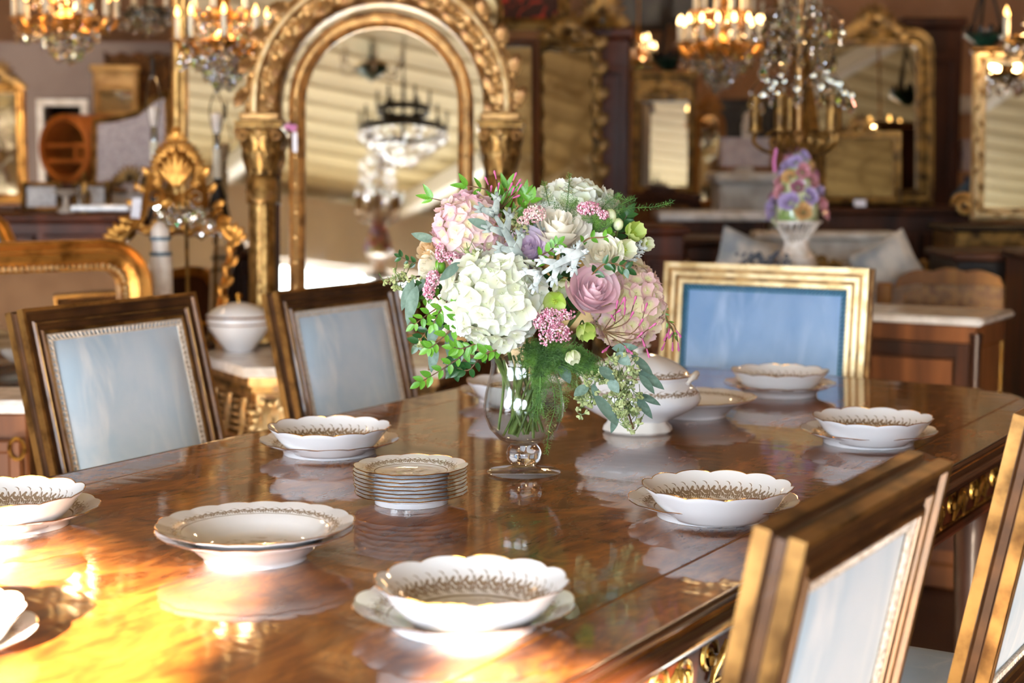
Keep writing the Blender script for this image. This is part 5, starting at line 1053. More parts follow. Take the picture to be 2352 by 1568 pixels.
# columns with capitals
def column(sg):
    cx = sg*274*s; c = Matrix.Translation((cx, -.025, 0)); zc0, zc1, zb = zz(405), zz(300), zz(700)
    sh = MB().lathe([(38*s, 0), (40*s, .02), (34*s, .035), (38*s, .05), (31*s, .06), (30*s, zc0-.05), (33*s, zc0-.04), (30*s, zc0-.03), (35*s, zc0-.015), (31*s, zc0)], 40, lambda a, r, z: (r*(1-.05*(math.sin(8*a) > .5)), z)).build('column_shaft', 'gold', t, c)
    MB().lathe([(32*s, zz(470)), (36*s, zz(465)), (36*s, zz(415)), (33*s, zz(410))], 24).build('column_collar', 'gold', t, c)
    MB().lathe([(30*s, zc0), (30*s, zc0+.04), (36*s, zc1-.05), (48*s, zc1-.01), (48*s, zc1)], 24).build('capital_bell', 'gold_dark', t, c)
    mb = MB(); acanthus(mb, None, 62*s, 17*s, .45, 4); me = mb.mesh('acanthus_leaf', 'gold')
    for row in range(2):
        for k in range(8): a = k*PI/4+row*PI/8; ob('acanthus_leaf', me, t, c @ Matrix.Rotation(a, 4, 'Z') @ Matrix.Translation((0, -(33+6*row)*s, zc0+.004+row*38*s)))
    vo = MB()
    for k in (-1, 1): vo.tube(spiral(k*36*s, zc1-14*s, 14*s, 1.5, -k, 0, y=-42*s), 4*s, 6)
    vo.ball((0, -46*s, zc1-8*s), (9*s, 6*s, 9*s)); vo.build('volutes', 'gold_worn', t, c)
    MB().box((0, 0, zc1+6*s), (104*s, 104*s, 9*s), .003).box((0, 0, zc1+14*s), (112*s, 110*s, 7*s), .003).build('abacus', 'gold', t, c)
    MB().box((0, .0, (zc1+18*s+z_cap+24*s)/2), (92*s, 90*s, z_cap+24*s-zc1-18*s), .006).build('entablature', 'gold_worn', t, c)
    sw = MB(); sw.tube(bez([(-30*s, -30*s, zz(440)), (-12*s, -36*s, zz(462)), (12*s, -36*s, zz(462)), (30*s, -30*s, zz(440))], 10), 4*s, 6)
    for k in range(10): acanthus(sw, Matrix.Translation((0, -32*s, zz(480+k*22))), 16*s, 5*s, .4); 
    sw.build('garland', 'gold_worn', t, c)
for sg in (-1, 1): column(sg)
MB().box((0, .0, .015), (640*s, .09, .03), .008).build('base_plinth', 'gold_worn', t)
MB().box((0, .03, SP*.5), (560*s, .02, SP), 0).prism(ap(300), .022, .035).build('backing', 'walnut_dark', t)
rb = thing('ribbon_tag', 'pink ribbon with a paper tag tied on the arched mirror', 'tag', P(668, 292, 4.955)); mb = MB()
for k in range(4): mb.tube(spiral((k-1.5)*.006, .0, .011, 1.1, 1, k*1.4), .0025, 5)
mb.build('bow', 'pink_ribbon', rb); MB().box((.012, 0, -.045), (.014, .001, .06)).build('tag', 'tag_paper', rb)
def refl(px, py, dist):                    # where a thing must stand to be seen in the arched mirror
    d = ray(px, py).normalized(); n = Vector((0, -math.cos(TILT), math.sin(TILT))); o = Vector((0, 0, CAM_Z)); k = (b-o).dot(n)/d.dot(n); h = o+d*k; r = d-n*2*d.dot(n); return h+r*dist
# ---------------------------------------------------------------- porcelain flower lamp with crystal candelabra
def porc_rose(mat, R=1.):
    mb = MB()
    for i in range(11):
        f = i/10; a = i*2.4; r0 = .12+.75*f; h = .75-.45*f
        def fn(u, v):
            s_ = u*2-1; th = a+s_*(.95-.1*f); rr = r0*(.4+.6*v)+.25*f*max(0, v-.6); return (rr*math.cos(th), rr*math.sin(th), h*v*(1-.2*s_*s_)-.2)
        mb.grid(fn, 5, 4)
    return mb.mesh('porcelain_rose', mat, 180)
PR_M = [porc_rose(m) for m in ('porc_pink', 'porc_lilac', 'porc_orange', 'porc_mauve', 'porc_lilac', 'porc_pink')]
PLEAF = MB().grid(lambda u, v: ((u*2-1)*.4*math.sin(PI*min(1, v+.05)), v, .1*abs(u*2-1)-.3*v*v), 4, 5).mesh('porcelain_leaf', 'porc_leaf', 180)
def flower_lamp(label, base, s, lit=False, ribbon=True):
    t = thing('porcelain_lamp', label, 'lamp', base)
    MB().lathe([(0.0002, 0), (46*s, 0), (47*s, 8*s), (43*s, 14*s), (44*s, 22*s), (36*s, 30*s), (30*s, 40*s), (27*s, 54*s), (29*s, 60*s), (.0002, 60*s)], 40, lambda a, r, z: (r*(1+.02*math.cos(20*a)), z)).build('foot', 'porc_lattice', t)
    for k in range(20):
        a = 2*PI*k/20; MB().tube([(27*s*math.cos(a), 27*s*math.sin(a), 60*s), (36*s*math.cos(a+.12), 36*s*math.sin(a+.12), 80*s), (54*s*math.cos(a+.25), 54*s*math.sin(a+.25), 102*s)], 2.2*s, 5).build('basket_rib', 'porc_lattice', t)
    MB().lathe([(50*s, 99*s), (58*s, 101*s), (58*s, 105*s), (50*s, 107*s), (.0002, 107*s)], 30).build('basket_rim', 'porc_lattice', t)
    MB().lathe([(48*s, 105*s), (50*s, 130*s), (42*s, 180*s), (24*s, 230*s), (10*s, 262*s), (.0002, 266*s)], 18).build('mound', 'porc_leaf', t)
    for i in range(34):
        f = (i+.5)/34; a = i*2.39996; z = (118+145*f)*s; r = (72-54*f**1.3)*s; d = Vector((math.cos(a), math.sin(a), .35))
        ob('porcelain_rose', PR_M[i % 6], t, aim((r*.9*math.cos(a), r*.9*math.sin(a), z), d, a, random.uniform(21, 29)*s*(1-.2*f)))
    for i in range(22): f = i/22; a = i*2.39996+1; ob('porcelain_leaf', PLEAF, t, aim(((62-44*f)*s*math.cos(a), (62-44*f)*s*math.sin(a), (108+140*f)*s), (math.cos(a), math.sin(a), -.2), a, 24*s))
    z0 = 270*s; MB().lathe([(9*s, z0-10*s), (14*s, z0), (7*s, z0+8*s), (12*s, z0+20*s), (16*s, z0+30*s), (7*s, z0+40*s), (8*s, z0+60*s), (8*s, z0+330*s), (12*s, z0+340*s), (.0002, z0+350*s)], 16).build('stem', 'gold_worn', t)
    for k in range(5):
        a = 2*PI*k/5+.35; M = Matrix.Rotation(a, 4, 'Z'); mb = MB(); mb.tube(bez([(8*s, 0, z0+10*s), (40*s, 0, z0-6*s), (70*s, 0, z0-8*s), (100*s, 0, z0+12*s), (98*s, 0, z0+36*s)], 14), 5*s, 6); mb.tube(spiral(52*s, z0+16*s, 24*s, 1.4, 1, .5), 4*s, 6); mb.lathe([(5*s, z0+34*s), (18*s, z0+38*s), (18*s, z0+42*s), (4*s, z0+44*s)], 12, M=Matrix.Translation((98*s, 0, 0))); mb.build('arm', 'gold_dark', t, M)
        cs = MB().lathe([(14*s, z0+42*s), (14*s, z0+118*s), (.0002, z0+119*s)], 14, lambda aa, r, z: (r*(1+.05*math.cos(10*aa)), z), M=Matrix.Translation((98*s, 0, 0))).build('candle_tube', 'gold_dark', t, M)
    n = 0
    for tier, (zz_, rr, m) in enumerate(((150, 112, 14), (230, 78, 12), (300, 95, 12), (340, 50, 8))):
        wire = MB()
        for k in range(m):
            a = 2*PI*k/m+tier*.4; d = Vector((math.cos(a), math.sin(a), 0)); r = rr*s*random.uniform(.75, 1.1); h = (zz_+random.uniform(-10, 16))*s+z0; c_ = bez([(0, 0, h-40*s), d*r*.35+Vector((0, 0, h+4*s)), d*r*.75+Vector((0, 0, h+10*s)), d*r+Vector((0, 0, h-16*s))], 10); wire.tube(c_, 1.1*s, 4)
            e = c_[-1]; ob('crystal_bead', BEAD, t, mtx(e-Vector((0, 0, 7*s)), (0, 0, 0), 11*s)); hang(t, e-Vector((0, 0, 13*s)), random.uniform(34, 46)*s)
            e2 = c_[6]; ob('crystal_bead', BEAD, t, mtx(e2-Vector((0, 0, 7*s)), (0, 0, 0), 9*s))
            if k % 2: hang(t, e2-Vector((0, 0, 12*s)), random.uniform(26, 36)*s)
        wire.build('wire_branches', 'silver', t)
    if ribbon: MB().tube([(-55*s, -30*s, 268*s), (-60*s, -36*s, 240*s), (-58*s, -38*s, 215*s)], 4*s, 5).build('ribbon', 'pink_ribbon', t)
    return t
Yu = 5.0; s = SZ(1, Yu); b = P(1828, 612, Yu)
flower_lamp('porcelain flower basket lamp with crystal candelabra behind the blue chair', b, s)
t = thing('pedestal_table', 'small dark pedestal table under the porcelain flower lamp', 'table', (b.x-.05, b.y, 0)); MB().lathe([(.15, b.z-.03), (.16, b.z-.015), (.15, b.z), (.0002, b.z)], 36).build('top', 'walnut_dark', t); MB().lathe([(.14, 0), (.14, .03), (.06, .08), (.04, .3), (.06, .5), (.035, .7), (.1, b.z-.03)], 20).build('pedestal', 'walnut_dark', t)
p = P(1745, 608, 4.95); t = thing('mineral_cluster', 'bluish mineral-like bead cluster on the table left of the porcelain lamp', 'ornament', (p.x, p.y, b.z)); mb = MB()
for i in range(60): mb.ball((random.uniform(-.07, .09), random.uniform(-.03, .03), random.uniform(0, .022)+.012*(i % 3)), random.uniform(.005, .009), 5, 4)
mb.build('beads', 'tufa', t)['kind'] = 'stuff'
# ---------------------------------------------------------------- centre right: leaning mirrors and armoire
t, w, h, path = mirror('tall brown-framed mirror leaning just right of the arched mirror', 1128, 1246, 78, 1160, 5.9, .03, 'walnut', .13, .04, glass='mirror_aged', name='leaning_mirror')
t, w, h, path = mirror('tall mirror in a knobbly carved gilt frame leaning beside the armoire', 1232, 1392, 75, 1135, 6.1, .035, 'gold_dark', .15, .05, glass='mirror_aged', name='carved_mirror')
leaf_row(t, path, .008, -.03, .06, .02, 'gold_dark', .05); crest(w*.75, .15, .03, 2).build('crest', 'gold_dark', t, Matrix.Translation((0, -.02, h-.02)))
Yo = 5.7; c = P(1120, 30, Yo); t = thing('oval_mirror', 'small oval mirror in a dark gilt frame at the top of the photo', 'mirror', c); ov = [(.055*math.cos(2*PI*i/36), .085*math.sin(2*PI*i/36)) for i in range(36)]
mirror_frame(t, ov, .02, 'gold_dark', .025); crest(.09, .05, .012).build('crest', 'gold_dark', t, Matrix.Translation((0, 0, .08)))
a = P(1190, 60, 6.6); t = thing('framed_tapestry', 'red and gold figured panel in a gilt frame at top centre', 'panel', (a.x, a.y, a.z-.02)); MB().sweep(rect(.42, .5, 0), [(-.05, 0), (-.05, .02), (-.03, .035), (0, .02), (0, 0)]).build('frame', 'gold_dark', t); MB().prism(rect(.36, .44, .03), -.004, .01).build('panel', 'tapestry_red', t)
t, w, H = cabinet('tall brown armoire standing in shade beside the leaning mirrors', 1345, 1447, 62, 6.8, .6, 'mahogany', 'mahogany', -.08, 1, 1, 'armoire', 'wardrobe', th=.05); crest(w*.8, .16, .03, 1).build('cornice_carving', 'gold_dark', t, Matrix.Translation((-.02, -.02, H+.05)))
a = P(1445, -20, 10.6); t = thing('landscape_painting', 'dark landscape painting hanging high on the back wall', 'painting', P(1440, 72, 10.9)); MB().sweep(rect(.52, .42, 0), [(-.05, 0), (-.05, .015), (-.02, .03), (0, .02), (0, 0)]).build('frame', 'ebony', t); MB().prism(rect(.44, .34, .04), -.005, .01).build('canvas', 'painting', t)
t = thing('landscape_painting', 'second dark painting hanging right of the landscape painting', 'painting', P(1600, 58, 10.9)); MB().sweep(rect(.4, .4, 0), [(-.04, 0), (-.04, .015), (-.02, .03), (0, .02), (0, 0)]).build('frame', 'ebony', t); MB().prism(rect(.34, .34, .03), -.005, .01).build('canvas', 'painting', t)
t, w, h, path = mirror('trumeau mirror with a gilt top panel, standing in the middle distance', 1452, 1594, 168, 445, 8.0, .035, 'gold_dark', .09, -.12, name='trumeau_mirror')
MB().box((0, -.012, h*.87), (w*.95, .03, h*.2), .005).build('upper_panel', 'gold_dark', t); mb = crest(w*.6, h*.1, .01); mb.build('carving', 'gold', t, Matrix.Translation((0, -.03, h*.84))); MB().box((0, -.02, h*.99), (w*1.08, .06, .03), .006).build('cornice', 'gold_dark', t)
Ym = 8.6; b0 = P(1628, 475, Ym); t = thing('arched_wood_mirror', 'narrow wooden mirror with an arched carved top left of the white lamp shade', 'mirror', b0, (-.05, 0, -.1)); w = SZ(74, Ym); h = P(0, 290, Ym).z-b0.z; pth = [(-w/2, 0), (w/2, 0), (w/2, h)] + [(w/2*math.cos(PI*i/12), h+w*.55*math.sin(PI*i/12)) for i in range(1, 12)] + [(-w/2, h)]
mirror_frame(t, pth, .035, 'oak', .03, 'mirror_aged'); crest(w*.6, .1, .02).build('crest', 'oak', t, Matrix.Translation((0, -.02, h+w*.5)))
a = P(1645, 225, 11.3); b0 = P(1790, 320, 11.3); t = thing('dark_painting', 'dark wide painting behind the white lamp shade', 'painting', ((a.x+b0.x)/2, 11.47, b0.z)); MB().sweep(rect(b0.x-a.x, a.z-b0.z, 0), [(-.04, 0), (-.04, .02), (0, .02), (0, 0)]).build('frame', 'ebony', t); MB().prism(rect(b0.x-a.x-.06, a.z-b0.z-.06, .03), -.005, .01).build('canvas', 'painting', t)
def shade_lamp(label, x0, x1, y0, y1, Y, ybase, col='lampshade', basem='white_stone'):
    s = SZ(1, Y); p = P((x0+x1)/2, ybase, Y); z0, z1 = P(0, y1, Y).z-p.z, P(0, y0, Y).z-p.z; w = (x1-x0)*s; t = thing('shade_lamp', label, 'lamp', p)
    mb = MB(); mb.sweep([(-w/2, -w*.3), (w/2, -w*.3), (w/2, w*.3), (-w/2, w*.3)], [(0, 0), (-.01*0, z1-z0), (-.004, z1-z0), (-.004, 0), (0, 0)], M=Matrix.Translation((0, 0, z0)) @ Matrix.Rotation(-PI/2, 4, 'X')); mb.build('shade', col, t)
    MB().lathe([(w*.22, 0), (w*.22, .015), (w*.08, .03), (w*.12, z0*.5), (w*.05, z0), (.006, z0+.02), (.006, z1), (.014, z1+.02), (.0002, z1+.035)], 16).build('base', basem, t)
shade_lamp('boxy greyish white lamp shade standing on the white mantel', 1654, 1762, 316, 382, 7.6, 396)
shade_lamp('small pale lamp shade beside the dark column at right', 2201, 2262, 320, 392, 8.2, 470, basem='iron')
p = P(1716, 316, 8.4); o = tag(MB().lathe([(.035, .002-p.z), (.03, 0), (.022, .01), (.03, .03), (.03, .07), (.018, .085), (.026, .1), (.018, .12), (.0002, .135)], 14).build('wood_finial', 'white_stone', None, Matrix.Translation(p)), 'pale turned finial poking up behind the white lamp shade', 'finial')
cabinet('dark commode under the trumeau mirror in the middle distance', 1440, 1605, 446, 7.98, .3, 'walnut_dark', 'walnut_dark', 0, 3, 1, 'commode', 'commode', drawers=True)
cabinet('dark chest under the narrow arched wooden mirror', 1612, 1650, 477, 8.55, .3, 'walnut_dark', 'walnut_dark', 0, 2, 1, 'chest', 'chest', drawers=True)
# white fireplace mantel
Yf = 7.5; a = P(1655, 395, Yf); b0 = P(1835, 395, Yf); t = thing('fireplace_mantel', 'white carved fireplace mantel under the boxy lamp shade', 'mantel', ((a.x+b0.x)/2, Yf+.15, 0)); w = b0.x-a.x; z = a.z
MB().box((0, 0, z-.025), (w+.06, .36, .05), .01).build('shelf', 'white_stone', t); MB().box((0, .02, z-.12), (w, .3, .14), .01).build('lintel', 'white_stone', t)
for x in (-1, 1): MB().box((x*(w/2-.06), .02, (z-.19)/2), (.12, .3, z-.19), .01).build('jamb', 'white_stone', t)
MB().box((0, .12, (z-.19)/2), (w-.24, .05, z-.19)).build('firebox', 'mirror_aged', t)
# tables and low furniture
def table(label, x0, x1, ytop, Y, depth, mat, top=None, name='side_table', h=.04):
    a, b = P(x0, ytop, Y), P(x1, ytop, Y); w = b.x-a.x; t = thing(name, label, 'table', ((a.x+b.x)/2, Y, 0)); z = a.z
    MB().box((0, depth/2, z-h/2), (w, depth, h), .008).build('top', top or mat, t); MB().box((0, depth/2, z-h-.05), (w*.92, depth*.9, .1), .005).build('apron', mat, t)
    for x in (-1, 1):
        for y in (.06, depth-.06): MB().lathe([(.02, 0), (.03, .03), (.018, .08), (.03, z*.5), (.02, z*.6), (.03, z-h-.1)], 10, M=Matrix.Translation((x*(w/2-.06), y, 0))).build('leg', mat, t)
    return t
table('dark table with a pale marble top beyond the bouquet', 1512, 1770, 486, 6.9, .34, 'walnut_dark', 'marble'); cabinet('small reddish wood cabinet just right of the bouquet', 1475, 1572, 520, 5.6, .4, 'mahogany', 'mahogany', 0, 1, 1, 'small_cabinet', 'cabinet')
cabinet('dark low cupboard behind the white mantel table', 1575, 1700, 548, 6.2, .4, 'walnut_dark', 'walnut_dark', 0, 1, 2, 'low_cupboard', 'cabinet')
p = P(1515, 460, 7.8); t = thing('carved_chair_back', 'dark carved chair back below the trumeau mirror', 'chair', (p.x, p.y, 0)); z = p.z; MB().sweep(rect(.42, .4, z-.36, .1), [(-.05, -.01), (-.05, .02), (-.02, .035), (0, .02), (0, -.01), (-.05, -.01)]).build('back_frame', 'walnut_dark', t); crest(.3, .1, .02).build('crest', 'walnut_dark', t, Matrix.Translation((0, -.02, z)))
pad(.32, .3, z-.31, 0, .02).build('cushion', 'tapestry', t); MB().box((0, -.15, z-.45), (.46, .3, .08), .02).build('seat', 'tapestry', t); [MB().box((x*.19, y, (z-.4)/2), (.035, .035, z-.4)).build('leg', 'walnut_dark', t) for x in (-1, 1) for y in (0, -.27)]
Yb = 6.35; a = P(1732, 527, Yb); b0 = P(2062, 545, Yb); t = thing('white_mantelpiece', 'long white stone mantelpiece lying behind the blue chair', 'mantel', ((a.x+b0.x)/2, Yb, 0), (0, 0, -.03)); w = b0.x-a.x; z = a.z-.01
MB().box((0, .06, z-.015), (w, .16, .03), .008).build('shelf', 'white_stone', t); MB().box((0, .07, z-.075), (w*.93, .12, .09), .006).build('frieze', 'white_stone', t); [MB().box((x*w*.4, .08, (z-.12)/2), (.12, .1, z-.12), .006).build('jamb', 'white_stone', t) for x in (-1, 1)]
def pillow(label, px, py, Y, w, rot):
    p = P(px, py, Y); mb = MB()
    for sg in (-1, 1): mb.grid(lambda u, v: ((u*2-1)*w/2*(1-.08*(1-abs(v*2-1))**1), sg*.055*((1-(u*2-1)**4)*(1-(v*2-1)**4))**.6, (v*2-1)*w/2*(1-.08*(1-abs(u*2-1)))), 12, 12)
    return tag(mb.build('cushion', 'pillow_cloth', None, Matrix.Translation(p) @ rotm(*rot)), label, 'cushion')
pillow('square grey beige cushion left of the porcelain lamp foot', 1710, 605, 5.75, .22, (-.3, .35, .2)); pillow('pale blue grey cushion propped at the right of the mantelpiece', 2040, 618, 5.75, .22, (-.3, -.5, -.2))
Ys = 5.95; t = thing('gilt_settee', 'gilt settee back with carved arm behind the blue chair', 'settee', (P(1850, 600, Ys).x, Ys, 0)); z = P(1900, 612, Ys).z; crest(.3, .07, .02).build('crest', 'gold_dark', t, Matrix.Translation((0, 0, z))); MB().box((0, .03, z-.12), (.75, .05, .26), .02).build('back', 'linen_white', t); MB().box((0, -.1, z-.45), (.8, .3, .1), .03).build('seat', 'linen_white', t)
for sg, ax in ((1, .33), (-1, -.37)): MB().tube(bez([(ax-.06*sg, .02, z-.04), (ax, -.02, z+.0), (ax+.05*sg, -.05, z-.005), (ax+.085*sg, -.1, z+.02), (ax+.08*sg, -.14, z-.05), (ax+.06*sg, -.14, z-.4)], 16), .014, 8).build('arm', 'gold_dark', t)
[MB().lathe([(.015, 0), (.022, .1), (.016, .15), (.025, z-.5)], 10, M=Matrix.Translation((x*.36, y, 0))).build('leg', 'gold_dark', t) for x in (-1, 1) for y in (.02, -.2)]
# sideboard with the big mirror, armoire, column, console, right mirror
t, w, H = cabinet('long dark walnut sideboard below the large gilt mirror', 1872, 2236, 477, 6.9, .5, 'walnut_dark', 'walnut_dark', 0, 1, 3, 'sideboard', 'sideboard')
t, w, h, path = mirror('large gilt mirror with rounded corners and shell crest on the sideboard', 1868, 2142, 62, 474, 7.15, .075, 'gold_dark', .12, -.03, .10, d=.05); crest(w*.42, .16, .04, 2).build('crest', 'gold_dark', t, Matrix.Translation((0, -.03, h-.04))); beading(t, path, .07, -.02, .006, 'gold_dark', 2.2)
t, w, h, path = mirror('smaller gilt mirror with a crest leaning inside the large sideboard mirror', 1878, 2068, 300, 470, 7.0, .035, 'gold_dark', .12, -.08, glass='mirror_aged', name='small_mirror'); crest(w*.3, .09, .02).build('crest', 'gold_dark', t, Matrix.Translation((0, -.01, h-.01)))
o = tag(MB().box((0, 0, .015), (.05, .002, .03)).build('paper_card', 'tag_paper', None, Matrix.Translation(P(1976, 474, 6.92)) @ rotm(-.3)), 'small white card on the sideboard edge', 'card')
t, w, H = cabinet('dark armoire right of the large gilt mirror', 2080, 2214, 40, 7.9, .6, 'walnut_dark', 'walnut_dark', .06, 1, 1, 'armoire', 'wardrobe', th=.05)
p = P(2274, 190, 7.4); t = thing('column_stand', 'grey brown column stand between the lamp shade and right mirror', 'column', (p.x, p.y, 0)); MB().box((0, 0, p.z/2), (.07, .07, p.z-.06), .004).build('shaft', 'walnut', t); MB().box((0, 0, p.z-.015), (.13, .13, .03), .008).build('capital', 'walnut', t); MB().box((0, 0, .04), (.16, .16, .08), .01).build('base', 'walnut', t)
o = tag(MB().box((0, 0, 0), (.2, .1, .12), .02).build('wall_heater', 'white_stone', None, Matrix.Translation(P(2225, 240, 11.3))), 'beige box unit on the back wall above the pale lamp shade', 'box')
cabinet('brown chest below the small pale lamp shade', 2226, 2320, 470, 8.0, .4, 'oak', 'oak', 0, 2, 1, 'chest', 'chest', drawers=True)
p = P(2230, 505, 7.5); t = thing('blue_vase', 'dark blue vase below the pale lamp shade', 'vase', (p.x, p.y, p.z)); MB().lathe([(.05, 0), (.085, .06), (.09, .11), (.05, .16), (.03, .18), (.04, .2), (.03, .2)], 20).build('body', 'blue_cloth_dark', t)
t, w, h, path = mirror('upright gilt mirror with floral frame at the right edge', 2232, 2480, 112, 508, 6.15, .05, 'gold_pale', .12, -.18, d=.03)
leaf_row(t, path, .025, -.026, .035, .009, 'gold_dark', .06); MB().box((0, -.01, h+.005), (w*1.05, .06, .02), .005).build('cornice', 'gold_dark', t); mb = MB(); mb.tube(spiral(-w/2-.02, .06, .045, 1.6, -1, 0), .012, 8); mb.tube(spiral(w/2+.02, .06, .045, 1.6, 1, 0), .012, 8); mb.build('scroll_foot', 'gold', t)
t = table('gilt console with a dark marble top under the right edge mirror', 2186, 2520, 520, 5.95, .36, 'gold_dark', 'ebony', 'console_table', .02)
t = table('dark low table in front of the right edge console', 2190, 2480, 580, 5.5, .4, 'ebony', 'walnut_dark', 'low_table', .03); cabinet('dark cabinet side at the far right edge', 2366, 2490, 575, 5.1, .25, 'walnut_dark', 'walnut_dark', 0, 1, 1, 'cabinet', 'cabinet')
# ---------------------------------------------------------------- cane bed end and marble nightstand
Yk = 5.42; s = SZ(1, Yk); a = P(2012, 930, Yk); b0 = P(2330, 930, Yk); W_ = b0.x-a.x; t = thing('cane_bed_end', 'oak bed end with scalloped top rail and woven cane panel', 'bed end', ((a.x+b0.x)/2, Yk, 0), (0, 0, -.12)); z0, zt = .25, P(0, 650, Yk).z
top = [(-W_/2, zt-.02), (-W_*.25, zt-.004), (W_*.25, zt-.004), (W_/2, zt-.02), (W_/2, zt)]; n = 60
for i in range(n+1):
    x = W_/2-W_*i/n; f = abs(x)/(W_/2); lob = .05*(1-f**2)+.014*abs(math.cos(f*PI*2.2)) if f < .72 else -.02+.02*math.cos((f-.72)/.28*PI*2)**2; top.append((x, zt+lob*.8))
MB().prism(top, -.018, .018).build('top_rail', 'oak', t)
for sg in (-1, 1): MB().box((sg*(W_/2-.022), 0, (zt-.03)/2), (.05, .045, zt+.03), .006).build('stile', 'oak', t)
MB().box((0, 0, .28), (W_-.08, .036, .09), .006).build('bottom_rail', 'oak', t)
mb = MB(); cw, c0, c1 = W_-.09, .33, zt-.006; st = .0145
for k in range(int(cw/st)+1):
    x = -cw/2+k*st
    for e in (-.0022, .0022): mb.box((x+e, 0, (c0+c1)/2), (.0022, .0016, c1-c0))
for k in range(int((c1-c0)/st)+1):
    z = c0+k*st
    for e in (-.0022, .0022): mb.box((0, -.0016, z+e), (cw, .0016, .0022))
for sg in (-1, 1):
    k = -c1
    for i in range(int((cw+(c1-c0))/st)):
        x0_ = -cw/2-(c1-c0)+i*st; pa = max(x0_, -cw/2); pb = min(x0_+(c1-c0), cw/2)
        if pb > pa: za, zb_ = c0+(pa-x0_), c0+(pb-x0_); mb.tube([(sg*pa, -.003, za), (sg*pb, -.003, zb_)], .0015, 3, caps=False)
mb.build('cane_weave', 'cane', t)
Yn = 4.75; zt = P(2100, 722, Yn).z; xa, xb = P(1985, 722, Yn).x, P(2195, 722, Yn).x; t = thing('nightstand', 'walnut nightstand with pale marble top beside the blue chair', 'nightstand', (P(2085, 722, Yn).x, Yn+.02, 0), (0, 0, -.56)); w = .42; d = .3
MB().box((0, d/2-.01, zt-.012), (w+.05, d+.05, .024), .009).build('marble_top', 'marble', t); MB().box((0, d/2, (zt-.024)/2+.03), (w, d, zt-.024-.06), .006).build('body', 'walnut', t); MB().box((0, d/2, .04), (w+.02, d+.02, .08), .01).build('plinth', 'walnut', t)
mb = MB(); mb.sweep(rect(w*.92, zt-.2, .12), [(-.05, 0), (-.05, .004), (-.04, .012), (0, .012), (0, 0)]); mb.build('door', 'walnut_dark', t)
mb = MB(); mb.sweep(rect(d*.8, zt-.22, .13), [(-.004, 0), (-.004, .003), (0, .003), (0, 0)]); mb.build('brass_inlay', 'brass', t, Matrix.Translation((w/2, d/2, 0)) @ Matrix.Rotation(PI/2, 4, 'Z')); [MB().lathe([(.015, .06), (.018, .1), (.014, .14), (.016, zt-.1), (.02, zt-.05)], 12, M=Matrix.Translation((x*w/2, 0, 0))).build('corner_post', 'walnut_dark', t) for x in (-1, 1)]
table('small table with a pale top seen past the blue chair left side', 1440, 1560, 700, 4.95, .3, 'walnut', 'marble')
# ---------------------------------------------------------------- hanging lights on the right
chandelier('large gilt chandelier crowded with lit candles at upper right', 1655, 66, 6.6, .165, 16, 2, 230, light=34, hot=True, drop=.05, H=.34)
chandelier('gilt crystal chandelier behind the crystal candelabra', 1790, 60, 7.6, .2, 8, 2, 120, 'gold_dark', False, 0, drop=.05)
chandelier('small far chandelier with a few bright candles beyond the armoire', 1466, 130, 9.6, .1, 6, 2, 40, light=14, hot=True, drop=.04)
def lantern(label, px, py, Y, R):
    c = P(px, py, Y); t = thing('hanging_lantern', label, 'lantern', c); MB().tube([(0, 0, R*2.2), (0, 0, 3.0-c.z)], .006, 6).build('chain', 'iron', t); MB().lathe([(.0002, -R*.5), (.02, -R*.45), (R*.5, -R*.2), (R*.85, .05*R), (R*.8, .08*R), (.0002, -.1*R)], 20).build('bowl', 'green_tole', t)
    mb = MB(); [acanthus(mb, Matrix.Rotation(k*PI/6, 4, 'Z') @ Matrix.Translation((0, -R*.7, -R*.1)), R*.55, R*.2, .5) for k in range(12)]; mb.build('leaves', 'iron', t)
    [MB().tube(bez([(R*.75*math.cos(k*2.09), R*.75*math.sin(k*2.09), 0), (R*.4*math.cos(k*2.09), R*.4*math.sin(k*2.09), R*1.2), (0, 0, R*2.3)], 8), .007, 5).build('hanger', 'iron', t) for k in range(3)]
lantern('dark leafy bowl lantern hanging at upper right', 2262, 85, 6.5, .1); lantern('dark iron lantern hanging over the trumeau mirror', 1536, 140, 8.6, .12)
chandelier('gilt candle chandelier cut by the right edge', 2370, 70, 5.85, .1, 6, 1, 20, 'gold_dark', light=10)
# ---------------------------------------------------------------- over and behind the camera: what the mirrors show
def bowl_chandelier(label, c, R):
    t = thing('bowl_chandelier', label, 'chandelier', c); MB().tube([(0, 0, R*1.4), (0, 0, ceil_z(Vector(c).dot(N2))-c[2])], .006, 6).build('chain', 'iron', t)
    MB().lathe([(.0002, -R*.5), (.012, -R*.48), (.02, -R*.4), (R*.3, -R*.3), (R*.48, -.1*R), (R*.5, 0), (R*.3, .06*R), (R*.12, .2*R), (R*.18, .3*R), (.012, .4*R), (.012, 1.4*R)], 28).build('bowl', 'green_tole', t); MB().lathe([(R*.49, -.03*R), (R*.52, 0), (R*.49, .03*R)], 28, caps=False).build('gilt_band', 'gold', t)
    for k in range(6):
        M = Matrix.Rotation(k*PI/3+.3, 4, 'Z'); MB().tube(bez([(R*.45, 0, -.05*R), (R*.7, 0, -.22*R), (R*.95, 0, -.1*R), (R, 0, .1*R)], 10), .007, 6).build('arm', 'gold_dark', t, M); MB().lathe([(.02, .1*R), (.009, .12*R), (.009, .45*R), (.0002, .46*R)], 10, M=Matrix.Translation((R, 0, 0))).build('candle', 'candle_sleeve', t, M)
bowl_chandelier('green and gilt bowl chandelier seen high in the arched mirror', refl(852, 150, 4.6), .19)
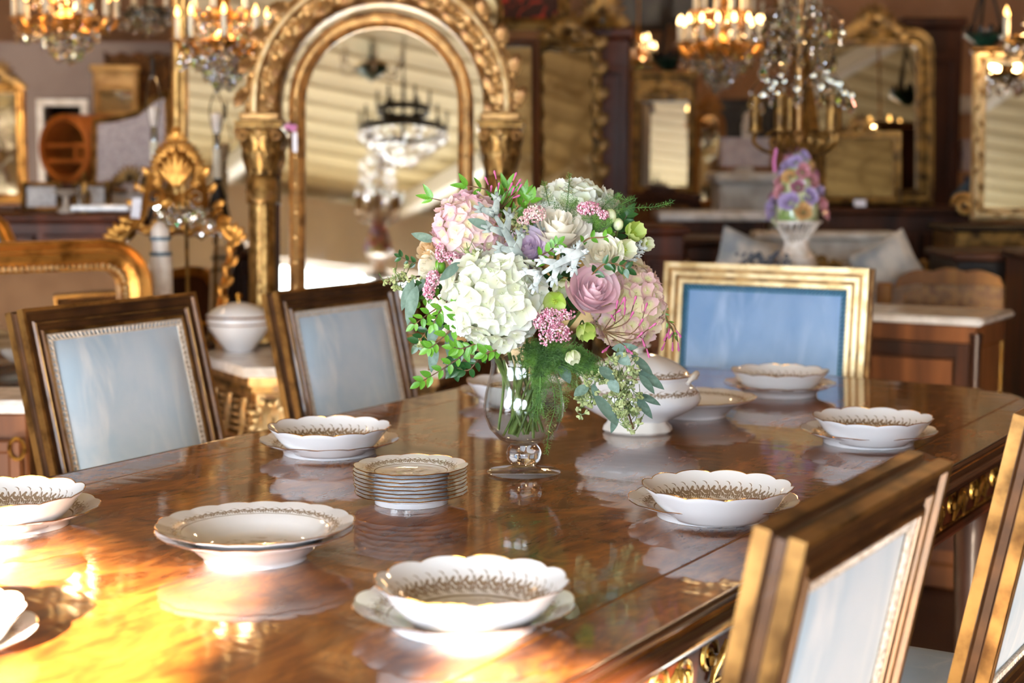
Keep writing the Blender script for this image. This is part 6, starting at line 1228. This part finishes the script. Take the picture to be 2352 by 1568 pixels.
c = refl(925, 300, 4.3); t = thing('ring_chandelier', 'black two-ring chandelier draped in crystal, seen in the arched mirror', 'chandelier', c); MB().tube([(0, 0, .3), (0, 0, ceil_z(c.dot(N2))-c.z)], .006, 6).build('chain', 'iron', t); MB().tube([(0, 0, -.1), (0, 0, .3)], .01, 8).build('stem', 'iron', t)
for R, z, n in ((.25, 0, 10), (.15, .12, 6)):
    MB().sweep([(R*math.cos(2*PI*i/40), R*math.sin(2*PI*i/40)) for i in range(40)], [(-.008, -.02), (-.008, .02), (.004, .02), (.004, -.02), (-.008, -.02)], M=Matrix.Translation((0, 0, z)) @ Matrix.Rotation(-PI/2, 4, 'X')).build('ring', 'iron', t)
    for k in range(n): a = 2*PI*k/n; MB().lathe([(.02, z+.02), (.008, z+.03), (.008, z+.12), (.0002, z+.121)], 8, M=Matrix.Translation((R*math.cos(a), R*math.sin(a), 0))).build('candle', 'iron', t)
for ring in range(5):
    R = .25-.045*ring; n = 36-6*ring
    for k in range(n): a = 2*PI*k/n+ring; hang(t, (R*math.cos(a), R*math.sin(a), -.02-.035*ring), .045)
c = refl(868, 632, 5.0); s = SZ(1, 5.0)*.95
t = thing('pedestal', 'slender dark stand behind the camera under the twin flower lamp', 'stand', (c.x, c.y, 0)); MB().lathe([(.13, 0), (.13, .015), (.03, .04), (.016, .1), (.014, c.z-.1), (.03, c.z-.03), (.09, c.z-.02), (.09, c.z), (.0002, c.z)], 24).build('column', 'walnut_dark', t)
flower_lamp('twin porcelain flower lamp seen reflected in the arched mirror', c, s, ribbon=False)
# a few ceiling lamps over the shop floor
def pendant(label, x, y, e, col=(1, .70, .42)):
    z = min(3.1, ceil_z(Vector((x, y, 0)).dot(N2))-.15); t = thing('pendant_lamp', label, 'lamp', (x, y, z)); MB().tube([(0, 0, .1), (0, 0, ceil_z(Vector((x, y, 0)).dot(N2))-z)], .004, 5).build('cord', 'iron', t); MB().lathe([(.09, 0), (.08, .05), (.03, .1), (.0002, .11)], 20, caps=False).build('shade', 'iron', t); ob('bulb', BULBH, t, mtx((0, 0, -.02), (0, 0, 0), .035)); point_light((x, y, z-.06), e, col, .08)
for i, (x, y, e) in enumerate(((-2.2, 6.2, 22), (1.2, 8.4, 26), (3.2, 6.0, 26), (-.4, 7.2, 16), (-2.6, 3.6, 12))):
    pendant(('pendant lamp over the left showroom', 'pendant lamp over the far middle showroom', 'pendant lamp over the right showroom', 'pendant lamp behind the arched mirror', 'pendant lamp beside the left wall')[i], x, y, e)
